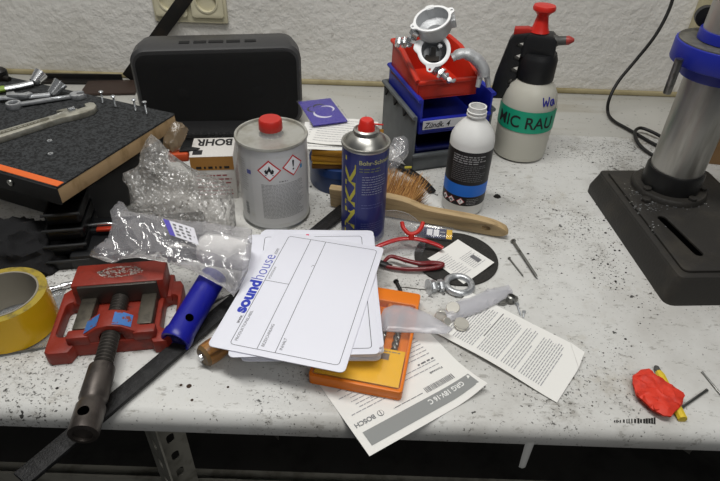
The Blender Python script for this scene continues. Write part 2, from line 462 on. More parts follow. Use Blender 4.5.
# widest face looks away from the wall
tag(b.obj('steel_strip'), 'dark steel strip leaning diagonally on the wall behind the speaker', 'metal strip')
pa, pb = at(40, 84, .0), at(126, 77, .0); pa.y = 1.18; pb.y = 1.19; pa.z = pb.z = TOP+.0
b = MB(); L = (pb-pa).length; M = flat(pa, pb); b.box((L/2, 0, .007), (L, .004, .014), GUN, M); b.box((L/2, -.012, .002), (L, .024, .004), GUN, M)
tag(b.obj('angle_iron'), 'dark angle iron lying along the foot of the wall left of the speaker', 'angle iron')
q = [at(*z, .0) for z in ((82, 97), (128, 96), (133, 90), (100, 86))]
b = MB(); M = flat(q[0], q[1]); b.box((.05, .04, .003), (.11, .07, .005), pm('brown_board', '#3a2c25', .6), M, bev=.0008)
tag(b.obj('hardboard_offcut'), 'thin brown board offcut lying on the bench behind the carpeted board', 'board')
# ------------------------------------------------------------------ carpeted tool board, left
BZ = .115; BT = .024
C0 = at(57, 188, BZ); vd = (at(175, 114, BZ)-C0); vd.z = 0; blen = vd.length; vd.normalize(); ud = Vector((-vd.y, vd.x, 0))
MBRD = Matrix((-ud, vd, Vector((0, 0, 1)))).transposed().to_4x4(); MBRD.translation = C0       # local: x runs right along the front edge, y to the back, origin = near right top corner
bd = thing('tool_board', 'wooden board with dark grey carpeted top and orange stripe, at the left edge', 'board', MBRD @ T(-.2, .11, -BT))
CARP = pm('grey_carpet', '#383a3c', .95, col2='#191a1b', ns=260, lo=.42, hi=.6, bump=.9, bs=420)
L = .40
b = MB(); b.box((0, blen/2-.11, BT/2-.0005), (L-.001, blen-.001, BT-.003), pm('board_core', '#a88d68', .65, col2='#8d744f', ns=30, stretch=(12, 2, 1)), bev=.0008); b.obj('core', bd)
b = MB(); b.box((0, blen/2-.11, BT-.0005), (L, blen, .003), CARP, bev=.001)
b.obj('carpet_top', bd)
b = MB(); b.box((0, -.1112, BT/2), (L+.001, .003, BT), BLKM, bev=.0008); b.box((0, -.1125, BT/2), (.0, .0, .0), BLKM); b.obj('front_edge', bd)
b = MB(); b.box((.0, -.1035, BT+.0012), (L-.001, .0105, .0012), pm('orange_tape', '#dc6526', .5), bev=.0004); b.obj('orange_stripe', bd)
# what carries it: a black case, further back, and trays under its corner
b = MB()
cs = thing('tool_case', 'black plastic tool case in the shadow under the carpeted board', 'case', MBRD @ T(-.2, .145, -BZ))
b.box((0, 0, .035), (.34, .17, .07), BLK, bev=.008); b.obj('body', cs)
b = MB(); b.box((0, 0, .0795), (.345, .175, .019), BLK, bev=.006); b.obj('lid', cs)
for x in (-.1, .1): b = MB(); b.box((x, -.0885, .068), (.03, .006, .03), BLKM, bev=.002); b.obj('latch', cs)
p = at(74, 252, 0)
tr_ = thing('parts_trays', 'stack of smoky clear parts trays under the corner of the carpeted board', 'tray stack', base(at(76, 254, 0), 12))
SMK = film('smoky_plastic', '#1d1e20', .8, .3, .08, tint='#5a5c60')
for i in range(4):
    b = MB(); z = .018*i; w = .052-.003*i
    b.curve([rrect(w, .085-.006*i, .005), rrect(w-.005, .080-.006*i, .004)], z, z+.015, SMK, T(0, .01+.006*i, 0), .0005); b.box((0, .01+.006*i, z+.001), (w-.003, .08-.006*i, .0014), SMK); b.box((0, -.034+.009*i, z+.0155), (w+.004, .004, .003), pm('grey_tray_rim', '#222324', .45), bev=.001)
    b.obj('tray', tr_)
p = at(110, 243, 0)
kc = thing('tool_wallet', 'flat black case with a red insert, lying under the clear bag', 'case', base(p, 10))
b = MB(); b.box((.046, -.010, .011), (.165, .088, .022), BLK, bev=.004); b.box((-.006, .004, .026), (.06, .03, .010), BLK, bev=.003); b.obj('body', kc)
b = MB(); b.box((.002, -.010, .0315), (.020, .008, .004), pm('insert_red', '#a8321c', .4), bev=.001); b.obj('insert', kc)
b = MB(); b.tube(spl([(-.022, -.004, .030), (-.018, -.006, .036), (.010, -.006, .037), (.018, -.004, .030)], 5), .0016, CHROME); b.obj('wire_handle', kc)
# black cloth heaped on the bench
def heap(name, p, rx, ry, rz, m, seed=0., amp=.35, fr=22., sub=5, low=0.):
    b = bmesh.new(); bmesh.ops.create_icosphere(b, subdivisions=sub, radius=1)
    for v in b.verts:
        d = v.co.normalized(); q = d*1.3+Vector((seed, 0, 0)); k = 1+amp*(1-2*abs(noise.noise(q*1.6)))*.6+amp*.5*(1-2*abs(noise.noise(q*3.7)))*.5
        v.co = Vector((d.x*rx*k, d.y*ry*k, max(low, d.z*rz*k)))
    mb = MB(); mb.bm(b, m); return mb.obj(name, None, base(p))
o = heap('work_cloth', at(14, 258, 0), .062, .05, .042, pm('black_cloth', '#161618', .95, bump=.5, bs=500), 2.); tag(o, 'black cloth heaped between the yellow tape and the carpeted board', 'cloth')

# ---- tools on the board
TZ = BZ+.001
def on(x, y, z=0.): return at(x, y, TZ+z)
def hexpoly(r, a=0): return circ(r, 6, a0=a)
# adjustable wrench, nearest
h, t_ = on(83, 114.5), on(-8, 143)
M = flat(h, t_)
aw = thing('adjustable_wrench', 'worn adjustable wrench, the nearest tool on the carpeted board', 'wrench', M)
NIC = pm('nickel_worn', '#c6c4b8', .38, .7, col2='#9d9a8d', ns=60, lo=.4, hi=.65)
b = MB(); b.curve([[(.034, -.0088), (.15, -.0115), (.16, -.007), (.16, .007), (.15, .0115), (.034, .0088), (.018, .013), (0, .015), (-.014, .012), (-.022, .003), (-.024, -.008), (-.020, -.0145), (-.011, -.0145), (-.009, -.004), (.006, -.003), (.012, -.0105), (.022, -.0115)]], 0, .0095, NIC, None, .0018); b.obj('handle', aw)
b = MB(); b.curve([[(.003, -.003), (.018, -.008), (.028, -.021), (.019, -.021), (.006, -.0165)]], .001, .0085, NIC, None, .001); b.obj('movable_jaw', aw)
b = MB()
for i in range(5): b.lathe([(.003, 0), (.0042, .0006), (.0042, .0012), (.003, .0018)], CHROME, T(.008+.002*i, -.0035, .0105, ry=90), 12)
b.obj('knurl', aw)
b = MB(); b.curve([rrect(.085, .007, .003)], 0, .0006, pm('nickel_recess', '#7d7a6c', .5, .8), T(.09, 0, .0093)); b.lines(.06, -.002, .12, .002, 1, .0022, NIC, lambda x, y: (x, y, .0101), rag=.1, word=.005, rnd=random.Random(4)); b.obj('recess', aw)
def spanner(name, h, t_, lab, ringr=.0105, L=None, open_=True):
    M = flat(h, t_); L = L or (Vector(h)-Vector(t_)).length
    s = thing(name, lab, 'wrench', M, None)
    b = MB(); b.curve([[(.006, -.0045), (L-.008, -.0038), (L-.008, .0038), (.006, .0045)]], .0022, .0072, ZINC, None, .0015); b.obj('handle', s)
    b = MB(); b.curve([circ(ringr, 28), circ(ringr*.64, 12)], 0, .0095, ZINC, None, .0012); b.obj('ring_end', s)
    if open_:
        b = MB(); R = .0115; pts = [(L+R*math.cos(math.radians(a))-.002, R*math.sin(math.radians(a))) for a in range(55, 330, 15)]+[(L+.010, -.006), (L-.001, -.004), (L-.004, .0), (L, .005), (L+.008, .0055)]
        b.curve([pts], .0005, .0085, ZINC, None, .0012); b.obj('open_end', s)
    return s
spanner('combination_spanner', on(15, 108), on(80, 98), 'combination spanner with its ring end towards the camera, behind the adjustable wrench')
def pipewrench(name, pts, r, head, lab, green=False, jaw=None):
    s = thing(name, lab, 'wrench', base(pts[-1]))
    o = pts[-1]; b = MB(); b.tube([p-o for p in pts], [r]*len(pts), ZINC, 12, flatten=.7); b.obj('shaft', s)
    b = MB(); d = (head[1]-head[0]); Lh = d.length
    b.lathe([(.004, 0), (.007, .002), (.0085, Lh*.5), (.0105, Lh), (.0078, Lh), (.0072, Lh*.6), (0, Lh*.6)], CHROME, frame(head[0]-o, head[1]-o), 20); b.obj('socket', s)
    if green:
        b = MB(); b.tube([pts[0]-o, pts[0]-o+(pts[1]-pts[0])*.55], r*1.12, pm('green_tape', '#7f9a3a', .5), 12, flatten=.75); b.obj('colour_band', s)
    if jaw: b = MB(); b.curve([[(0, -.004), (.03, -.005), (.036, .004), (.028, .0095), (.022, .004), (.010, .004), (.006, .010), (-.004, .006)]], 0, .006, ZINC, Matrix.Translation(jaw-o) @ T(0, 0, -.002, rz=4), .001); b.obj('open_jaw', s)
    return s
pipewrench('socket_wrench', [on(-14, 92, .006), on(20, 86, .006), on(33, 83, .007)], .0058, (on(33, 83, .006), on(41, 73, .016)), 'cranked socket wrench with a green band, the farthest tool on the board', True)
pipewrench('socket_wrench', [on(-14, 99, .006), on(30, 97, .006), on(51, 95, .007)], .0055, (on(51, 95, .006), on(61, 82.5, .020)), 'cranked socket wrench with a tall upright socket in the middle of the board', False, on(8, 96, .009))
# small things lying on the board
b = MB()
nt = thing('hex_nut', 'small bright nut lying on the carpet, the one nearer the wrench', 'nut', base(on(50, 142), 20), 'small hardware on the carpet')
b.curve([hexpoly(.0036), circ(.0017, 12)], 0, .0028, ZINC, None, .0003); b.obj('body', nt)
dup(nt, base(on(51, 155), 50), 'small bright nut lying on the carpet, the one nearer the orange stripe')
def screw(name, L, lab, M, r=.0016, hr=.0035, group=None, mat=None, taper=True, flat_head=False):
    mat = mat or ZINC
    s = thing(name, lab, 'screw', M, group)
    b = MB(); pr = [(0, 0), (r*.6, r*1.6)] if taper else [(r*.8, 0), (r, r*.5)]
    z = pr[-1][1]; p = r*.9
    while z < L*.75: pr += [(r*.8, z), (r*1.08, z+p*.5), (r*.8, z+p)]; z += p
    pr += [(r*.85, z), (r*.85, L-.001)]
    b.lathe(pr, mat, None, 10); b.obj('shank', s)
    b = MB(); b.lathe([(r*.8, L-.0022), (hr, L-.0004), (hr, L+.0005), (hr*.7, L+.0014), (hr*.3, L+.0015), (hr*.25, L+.0006), (0, L+.0006)] if not flat_head else [(hr, L-.001), (hr, L+.001), (0, L+.001)], mat, None, 14); b.obj('head', s)
    return s
def upright(x, y, tilt=0, az=0): return Matrix.Translation(on(x, y, -.001)) @ Euler((math.radians(tilt), 0, math.radians(az))).to_matrix().to_4x4()
GR = 'screws standing in the carpet'
s1 = screw('wood_screw', .020, 'screw standing in the carpet, rightmost of the row and nearest the speaker', upright(147, 115, 6, 200), group=GR)
dup(s1, upright(136, 112, 3, 60), 'screw standing in the carpet, second from the speaker'); dup(s1, upright(116, 108, 8, 20), 'screw standing in the carpet beside the brown board, nearer the speaker'); dup(s1, upright(103, 104, 5, 90), 'screw standing in the carpet, the leftmost of the row')
# dark clamp end at the left edge
p = at(2, 80, BZ)
kn = thing('clamp_screw', 'dark metal clamp screw with a handle at the far left edge', 'clamp', base(p))
b = MB(); b.lathe([(.0, 0), (.010, .001), (.012, .008), (.012, .016), (.008, .020), (0, .021)], GUN, None, 24); b.obj('knob', kn)
b = MB(); b.tube([(-.004, -.002, .008), (.017, -.006, .004)], .0048, GUN, 14); b.obj('spindle', kn)
# bolt on the front edge
M = MBRD @ T(-.076, -.002, -.010, rx=90)
b = MB(); b.lathe([(.0045, 0), (.0048, .001), (.0042, .0028), (0, .0034)], STEEL, M, 16); o = b.obj('edge_bolt', bd, (MBRD @ T(-.2, .11, -BT)).inverted())
# ------------------------------------------------------------------ solvent can
CANW = pm('can_white', '#c2c3c3', .35, spec=.4, col2='#b3b1a8', ns=30, lo=.5, hi=.8)
TIN = pm('tinplate', '#b6b8b6', .3, .9, col2='#94938c', ns=30)
RDL = pm('hazard_red', '#c5202a', .6)
def diamond(mb, cx, cy, r, mp, kind, e=.0002):
    up = lambda k: (lambda x, y: mp(x, y, k))
    n = 5
    def dia(R, m, k):
        for i in range(-n, n):
            x0, x1 = R*i/n, R*(i+1)/n
            mb.poly([(cx+x0, cy-(R-abs(x0))), (cx+x1, cy-(R-abs(x1))), (cx+x1, cy+(R-abs(x1))), (cx+x0, cy+(R-abs(x0)))], m, up(k))
    dia(r, RDL, e); dia(r*.84, WHITE, e*2)
    if kind == 'flame':
        f = [(-.32, -.25), (-.40, 0), (-.22, .18), (-.2, .0), (-.08, .2), (.02, .5), (.12, .2), (.2, .02), (.25, .2), (.4, 0), (.32, -.25), (.12, -.3), (.08, -.1), (0, -.02), (-.1, -.12), (-.12, -.3)]
        mb.curve2 = None
        c = [(cx+a*r, cy+b_*r) for a, b_ in f]; k = len(c)
        ts = geometry.tessellate_polygon([[Vector((a, b_, 0)) for a, b_ in c]])
        mb.add([mp(a, b_, e*3) for a, b_ in c], [list(t) for t in ts], INK)
        mb.quad(cx-r*.36, cy-r*.44, cx+r*.36, cy-r*.37, INK, up(e*3))
    elif kind == 'excl':
        mb.poly([(cx-r*.05, cy-r*.12), (cx+r*.05, cy-r*.12), (cx+r*.10, cy+r*.45), (cx, cy+r*.52), (cx-r*.10, cy+r*.45)], INK, up(e*3))
        mb.poly([(cx+a*r*.09, cy-r*.32+b_*r*.09) for a, b_ in circ(1, 10)], INK, up(e*3))
    else:
        mb.poly([(cx-r*.3, cy-r*.3), (cx+r*.3, cy-r*.3), (cx+r*.1, cy+.05*r), (cx+r*.3, cy+r*.3), (cx-r*.1, cy+.1*r), (cx-r*.3, cy+r*.2)], INK, up(e*3))
def cylm(R, a0=0.):
    return lambda x, y, e=0.: ((R+e)*math.sin(x/R+a0), -(R+e)*math.cos(x/R+a0), y)
CR = .0490
cn = thing('solvent_can', 'round white solvent can with red screw cap and two red hazard diamonds', 'can', base(at(277, 212, 0), 0, True))
b = MB(); b.lathe([(0, .002), (CR-.003, .002), (CR+.0005, .0), (CR+.0015, .0025), (CR, .005)], TIN, None, 48); b.obj('bottom_rim', cn)
b = MB(); b.lathe([(CR, .004), (CR, .130)], CANW, None, 48, cap=False)
mp = cylm(CR); L0 = math.radians(13)*CR
rng = random.Random(4)
b.quad(L0-.044, .012, L0+.042, .118, pm('can_label', '#c6c6c6', .45), lambda x, y: mp(x, y, .0001), n=24)
diamond(b, -.0065, .100, .0165, mp, 'flame'); diamond(b, .0275, .1035, .0165, mp, 'excl')
b.lines(.006, .081, .018, .084, 1, .0016, GREY_INK, lambda x, y: mp(x, y, .0003), rag=0, word=.004, rnd=rng)
b.lines(L0-.030, .022, L0+.036, .079, 26, .0009, pm('can_print', '#8e8f90', .8), lambda x, y: mp(x, y, .0003), rag=.2, word=.004, rnd=rng)
b.lines(L0-.066, .060, L0-.050, .112, 14, .0008, pm('can_print'), lambda x, y: mp(x, y, .0003), rag=.4, word=.003, rnd=rng)
b.quad(-.0405, .0905, -.0335, .097, pm('blue_print', '#5a5f9e', .6), lambda x, y: mp(x, y, .0003), n=2)
b.quad(.040, .094, .044, .100, pm('cyan_print', '#3a86b8', .6), lambda x, y: mp(x, y, .0003), n=2)
for i in range(13): b.quad(-.0505, .020+i*.0017, -.0440, .0204+i*.0017+(.0004 if i % 3 else 0), GREY_INK, lambda x, y: mp(x, y, .0003), n=2)
b.obj('body', cn)
b = MB(); b.lathe([(CR, .128), (CR+.0018, .1305), (CR+.001, .133), (CR-.002, .1328), (CR-.003, .1295), (CR-.008, .1285), (.02, .1295), (.0, .1298)], pm('can_lid', '#b9b9b3', .4, .5, col2='#a09d92', ns=25), None, 48, cap=False); b.obj('lid', cn)
b = MB(); b.lathe([(.0175, .129), (.0155, .132), (.0150, .139), (0, .139)], film('neck_plastic', '#eeeeee', .5, .15, .3), T(0, .003, 0), 28); b.obj('neck', cn)
b = MB(); pr = []
n = 40; vs = []
for j, (r, z) in enumerate([(.0158, .137), (.0162, .138), (.0158, .150), (.0145, .1522), (.008, .1526)]):
    for i in range(n): k = 1+(.02 if i % 2 and j < 3 else 0); a = 2*PI*i/n; vs.append((r*k*math.cos(a), .003+r*k*math.sin(a), z))
b.add(vs, [[j*n+i, j*n+(i+1) % n, (j+1)*n+(i+1) % n, (j+1)*n+i] for j in range(4) for i in range(n)]+[[4*n+i for i in range(n)], [i for i in range(n)][::-1]], pm('cap_red', '#b92a22', .42)); b.obj('screw_cap', cn, sharp=50)
# blob of hardened glue at the can foot
# ------------------------------------------------------------------ spray can
SR = .0310
BLU = pm('spray_blue', '#1d2467', .3, spec=.5); YEL = pm('spray_yellow', '#b6ad3c', .5); PY = pm('spray_pale', '#8e93a8', .6)
sc = thing('spray_can', 'dark blue aerosol can with yellow lettering and a small red nozzle', 'spray can', base(at(362.5, 233, 0), 0, True))
b = MB(); b.lathe([(0, .002), (SR-.002, .001), (SR, 0), (SR+.0008, .002), (SR, .004)], TIN, None, 40); b.obj('bottom_rim', sc)
b = MB(); b.lathe([(SR, .003), (SR, .1455)], BLU, None, 40, cap=False); mp = cylm(SR)
u3 = lambda x, y: mp(x, y, .0003)
b.text('Bohr-Schneid', pm('spray_title', '#a9a878', .6), .008, fit=.046, mp=u3, x=-.0075, y=.130, bold=.02, cuts=.002)
b.lines(-.007, .118, .034, .126, 2, .0016, pm('spray_dim', '#656c52', .6), u3, rag=.35, word=.007, rnd=rng)
b.lines(-.003, .084, .032, .114, 8, .0011, PY, u3, rag=.2, word=.004, rnd=rng)
b.lines(-.003, .062, .032, .071, 2, .001, pm('spray_dim2', '#5b6190', .6), u3, rag=.3, word=.004, rnd=rng)
b.lines(-.003, .022, .032, .040, 5, .001, pm('spray_dim2'), u3, rag=.3, word=.004, rnd=rng)
R90 = lambda x, y: mp(-y, x, .0004)
b.text('INKK/', YEL, .02, fit=.122, tall=.0175, bold=.03, mp=lambda x, y: mp(-.0125-y, x, .0004), x=.016, y=0)
b.quad(-.0105, .006, -.0098, .136, pm('spray_line', '#3c4482', .5), u3)
b.obj('body', sc)
b = MB(); b.lathe([(SR, .1445), (SR+.0013, .147), (SR+.0008, .1495), (SR-.0015, .1495), (SR-.003, .148), (SR-.005, .1515), (.0205, .1575), (.0165, .160), (.0160, .1620), (.0172, .1635), (.0165, .1655), (.0140, .167), (.0125, .165), (.006, .165), (0, .165)], pm('dome_metal', '#b2b1ac', .35, .95), None, 40, cap=False); b.obj('dome', sc)
b = MB(); b.lathe([(.0112, .164), (.0106, .1700), (.0100, .171), (.0092, .1770), (.0075, .1790), (0, .1790)], RED, None, 24); b.tube([(.004, -.001, .1735), (.021, -.004, .174)], .0011, RED, 8); b.obj('nozzle', sc)

# ------------------------------------------------------------------ white cleaner bottle
R = .0318
HD = pm('hdpe', '#dcdcda', .4, sss=.15); LBK = pm('label_black', '#19191c', .45)
bo = thing('cleaner_bottle', 'open white plastic bottle with a black label and bright blue band', 'bottle', base(at(461.5, 206, 0), 0, True))
b = MB(); b.lathe([(0, .002), (R-.006, .001), (R-.002, .002), (R, .006), (R, .118), (R-.001, .124), (R-.005, .133), (.019, .143), (.0145, .1475), (.0128, .150), (.0128, .153), (.0140, .1535), (.0140, .1555), (.0125, .156), (.0138, .158), (.0138, .160), (.0125, .1605), (.0125, .167), (.0105, .167), (.0105, .15), (0, .148)], HD, None, 40); b.obj('bottle_body', bo)
LR = R+.0003; mp = cylm(LR); u1 = lambda x, y: mp(x, y, 0); u3 = lambda x, y: mp(x, y, .0003)
b = MB(); b.quad(-PI*LR*.78, .021, PI*LR*.78, .110, LBK, u1, n=48)
b.quad(-PI*LR*.78, .037, PI*LR*.78, .0565, pm('label_blue', '#1f6fd6', .45), lambda x, y: mp(x, y, .00015), n=48)
PG = pm('label_print', '#9a9a9c', .7)
b.lines(-.024, .062, .028, .090, 9, .0011, pm('label_dim', '#6b6b6e', .7), u3, rag=.2, word=.004, rnd=rng); b.lines(-.024, .091, .026, .105, 4, .0016, PG, u3, rag=.35, word=.006, rnd=rng)
for i, x in enumerate((-.030, -.0175, -.003)):
    diamond(b, x, .0285, .0062, mp, ('x', 'flame', 'excl')[i], .0003)
b.lines(.006, .023, .026, .034, 4, .0008, PG, u3, rag=.3, word=.003, rnd=rng)
b.obj('label', bo)

# ------------------------------------------------------------------ pump sprayer
sy = thing('pump_sprayer', 'white pump spray bottle with black head, red pump handle and green tape', 'sprayer', base(at(518, 152, 0), 0, True))
R = .0455
b = MB(); b.lathe([(0, .003), (R-.006, .001), (R-.001, .004), (R, .010), (R+.0015, .05), (R+.001, .085), (R, .105), (R-.003, .118), (R-.009, .130), (R-.017, .139), (R-.019, .143), (0, .143)], pm('tank_white', '#bdbbb0', .35, sss=.25), None, 44); b.obj('tank', sy)
mp = cylm(R+.0022)
b = MB(); b.quad(-.080, .060, .08, .098, pm('green_tape_label', '#159a78', .45), lambda x, y: mp(x, y, 0), n=40)
b.text('MIC RAU', INK, .02, fit=.102, tall=.021, bold=.012, mp=lambda x, y: mp(x, y, .0004), x=-.051, y=.0685, cuts=.003)
b.obj('tape_label', sy)
mp2 = cylm(R-.002)
b = MB()
def pen(pts, m=None, w=.0011): 
    RR = lambda y: R+.0008-max(0, y-.106)*.28
    mpx = lambda x, y: (RR(y)*math.sin(x/R), -RR(y)*math.cos(x/R), y)
    b.tube([mpx(*p) for p in spl([(p[0], p[1], 0) for p in pts], 4) for p in [(p[0], p[1])]], w, pm('blue_marker', '#2c2c86', .5), 6)
pen([(.024, .122), (.026, .108), (.030, .117), (.033, .108), (.037, .122)]); pen([(.046, .117), (.041, .116), (.040, .110), (.044, .108), (.047, .117), (.049, .108)])
b.obj('handwriting', sy)
b = MB(); b.lathe([(.0295, .139), (.0305, .141), (.0305, .174), (.029, .178), (.027, .184), (0, .184)], BLK, None, 36)
b.obj('collar', sy)
HM = Matrix(((1, 0, 0, 0), (0, 0, -1, 0), (0, 1, 0, 0), (0, 0, 0, 1)))
b = MB(); b.curve([[(-.030, .176), (-.028, .205), (-.020, .214), (.014, .214), (.022, .206), (.024, .176)]], -.018, .018, BLK, HM, .004); b.obj('pump_head', sy)
b = MB(); outl = [(-.016, .200), (-.012, .214), (-.022, .214), (-.046, .208), (-.052, .198), (-.064, .140), (-.067, .106), (-.061, .098), (-.046, .100)]
for k in range(4): z = .112+.021*k; outl += [(-.041+.001*k, z), (-.030+.001*k, z+.005), (-.030+.001*k, z+.011), (-.041+.001*k, z+.016)]
outl += [(-.034, .196), (-.026, .198)]
b.curve([outl], -.013, .013, BLK, HM, .003); b.obj('grip', sy)
b = MB(); b.curve([[(-.047, .207), (-.047, .217), (-.026, .220), (-.016, .218), (-.016, .209)]], -.009, .009, pm('lever_red', '#a3241c', .45), HM, .002); b.obj('lever', sy)
b = MB(); b.lathe([(.0115, 0), (.0115, .014), (.009, .018), (.0085, .034)], pm('grey_nozzle', '#4a4a48', .45), T(.010, -.004, .203, ry=80) @ Matrix.Scale(.8, 4), 20); b.obj('nozzle', sy)
b = MB(); b.lathe([(.0088, .032), (.0088, .037), (.005, .044), (.003, .047), (0, .047)], pm('nozzle_red', '#a03a34', .4), T(.010, -.004, .203, ry=80) @ Matrix.Scale(.8, 4), 18); b.obj('nozzle_tip', sy)
b = MB(); b.lathe([(.0155, .215), (.0125, .222), (.0095, .236), (.0090, .240), (.0125, .2445), (.0172, .248), (.0180, .2515), (.0165, .255), (0, .256)], RED, T(-.008, 0, 0), 32); b.obj('pump_handle', sy)
# ------------------------------------------------------------------ blue tin with packs, papers and purple packet on it
tn = thing('storage_tin', 'round dark blue tin under the stack of amber packs', 'tin', base((-.034, .808, TOP)))
b = MB(); b.lathe([(0, .001), (.051, 0), (.052, .002), (.052, .036)], pm('tin_blue', '#17305f', .35), None, 40); b.obj('body', tn)
b = MB(); b.lathe([(.0528, .030), (.0528, .044), (.051, .046), (0, .046)], pm('tin_blue_lid', '#1b3a72', .3), None, 40); b.obj('lid', tn)
AMB = [pm('amber_a', '#bf8a2c', .35, .3), pm('amber_b', '#6e4a1c', .4, .2), pm('amber_c', '#a87826', .3, .3), pm('amber_d', '#e0ac38', .3, .3)]
z = .0462
LB = ['topmost of the amber packs lying on the blue tin', 'second amber pack from the top on the blue tin', 'third amber pack from the top on the blue tin', 'bottom amber pack lying directly on the blue tin'][::-1]
for i, (hh, mt) in enumerate(((.0085, AMB[1]), (.0055, AMB[3]), (.010, AMB[0]), (.0095, AMB[2]))):
    b = MB(); b.box((0, 0, hh/2), (.112-.002*i, .085, hh-.0006), mt, bev=.0012)
    tag(b.obj('sanding_pack', None, Matrix.Translation((-.024+.0015*(i % 2), .802-.002*i, TOP+z)) @ Matrix.Rotation(math.radians(2-1.5*i), 4, 'Z')), LB[i], 'pack', 'amber packs on the blue tin'); z += hh
for i, (dx, dy, rz, lab) in enumerate(((0, -.004, 3, 'lower white printed sheet on the amber packs, edge towards the camera'), (.012, .006, -7, 'upper white printed sheet, directly beneath the purple packet'))):
    b = MB(); fn = lambda x, y: (x, y, .0006+.002*math.sin(x*40+i)**2*(abs(y)/.05))
    b.sheet(lambda u, v: fn((u-.5)*.100, (v-.5)*.092), 10, 8, PAPER, .0004); b.lines(-.042, -.04, .044, .04, 10, .0011, PALE_INK, lambda x, y: tuple(Vector(fn(x, y))+Vector((0, 0, .0004))), rag=.5, rnd=random.Random(i))
    tag(b.obj('printed_sheet', None, Matrix.Translation((-.044+dx, .806+dy, TOP+z+.0006)) @ Matrix.Rotation(math.radians(rz), 4, 'Z')), lab, 'paper', 'white sheets on the amber packs'); z += .0028
q0, q1, q2, q3 = [at(*p, z+.001) for p in ((312, 128), (350, 123), (359, 96), (316, 102))]
M = flat(q0, q1); wd_, hd_ = (q1-q0).length, (q3-q0).length
pk = thing('purple_packet', 'flat clear packet with a purple printed card, on top of the white sheets', 'packet', M @ T(z=.0005))
PUR = pm('purple_card', '#38289a', .5); LIL = pm('lilac_print', '#dedcec', .5)
b = MB(); b.box((wd_/2, hd_/2, .0015), (wd_-.006, hd_-.006, .002), PUR, bev=.0003)
def arc(cx, cy, r, a0, a1, w, m, zz=.0028): 
    P = [(cx+r*math.cos(math.radians(a0+(a1-a0)*i/14)), cy+r*math.sin(math.radians(a0+(a1-a0)*i/14))) for i in range(15)]
    for i in range(14): b.line(P[i], P[i+1], w*math.sin(PI*(i+.7)/15)+.0006, m, lambda x, y: (x, y, zz))
arc(wd_*.52, hd_*.42, .017, 150, 300, .005, LIL); arc(wd_*.64, hd_*.55, .012, -60, 120, .0035, LIL); arc(wd_*.5, hd_*.66, .010, 20, 170, .004, INK); arc(wd_*.35, hd_*.6, .012, 100, 260, .003, INK)
b.obj('card', pk)
b = MB(); b.sheet(lambda u, v: (u*wd_, v*hd_, .0034+.0006*noise.noise(Vector((u*5, v*5, 0)))), 10, 10, film('clear_bag_thin', '#e6e6ea', .03, .1, .06), .0003); b.obj('sleeve', pk)

# ------------------------------------------------------------------ drill-accessory carton behind the bubble wrap
c4 = [at(*p, .075) for p in ((184, 139), (231, 139), (229, 156), (186, 157))]
M = flat(Vector((c4[3].x+.004, c4[3].y, TOP)), Vector((c4[2].x, c4[2].y, TOP)))
cw, cdp, ch = .064, .060, .075
bx = thing('carton', 'white and orange carton with upside-down black lettering behind the bubble wrap', 'box', M)
CW_ = pm('carton_white', '#cbc8c4', .55); ORB = pm('carton_orange', '#a37438', .55)
b = MB(); b.box((cw/2, cdp/2, ch/2), (cw, cdp, ch), CW_, bev=.001)
tp = lambda x, y: (x, y, ch+.0003)
b.text('BOHR', INK, .02, fit=.054, tall=.022, bold=.03, mp=lambda x, y: (cw-.004-x, cdp-.006-y, ch+.0004), y=-.0)
b.quad(.004, .006, .018, .020, INK, tp)
fr = lambda x, y: (x, -.0004, y)
b.quad(.0005, .052, cw-.0005, .0745, ORB, fr)
b.lines(.008, .0535, cw-.006, .0595, 1, .004, INK, lambda x, y: (x, -.0007, y), rag=.1, word=.006, rnd=random.Random(8))
b.lines(.006, .006, cw-.005, .046, 6, .0022, pm('carton_red_print', '#8e3a3e', .6), lambda x, y: (x, -.0005, y), rag=.3, word=.008, rnd=random.Random(9))
sd = lambda x, y: (cw+.0004, x, y)
b.lines(.008, .008, cdp-.006, .046, 6, .002, pm('carton_red_print'), sd, rag=.3, word=.008, rnd=random.Random(3))
b.obj('box_body', bx)
b = MB(); p = at(188, 158, .08)
os_ = thing('cutter_knife', 'orange plastic cutter with a black clip lying across the carton front', 'cutter', base(at(172, 164, .060), 10))
b = MB(); b.curve([rrect(.030, .018, .004)], 0, .014, pm('orange_body', '#b84a26', .4), T(.010, .012, 0, ry=0), .003); b.obj('body', os_)
b = MB(); b.curve([[(0, 0), (.026, .001), (.030, .007), (.018, .012), (.002, .010)]], .0143, .017, BLK, T(.012, .008, 0), .001); b.obj('clip', os_)

# flat black case between the speaker and the carton
fc = at(205, 150, 0); kc2 = thing('instrument_case', 'flat black case lying between the speaker and the carton', 'case', base(fc, 6))
b = MB(); b.box((-.01, .028, .011), (.20, .050, .022), BLK, bev=.004); b.obj('body', kc2)
b = MB(); b.box((-.01, .028, .0265), (.204, .054, .009), BLKM, bev=.003)
for i in range(15): b.box((-.10+i*.013, .001, .031), (.007, .006, .0025), BLK, bev=.0008)
b.obj('lid', kc2)
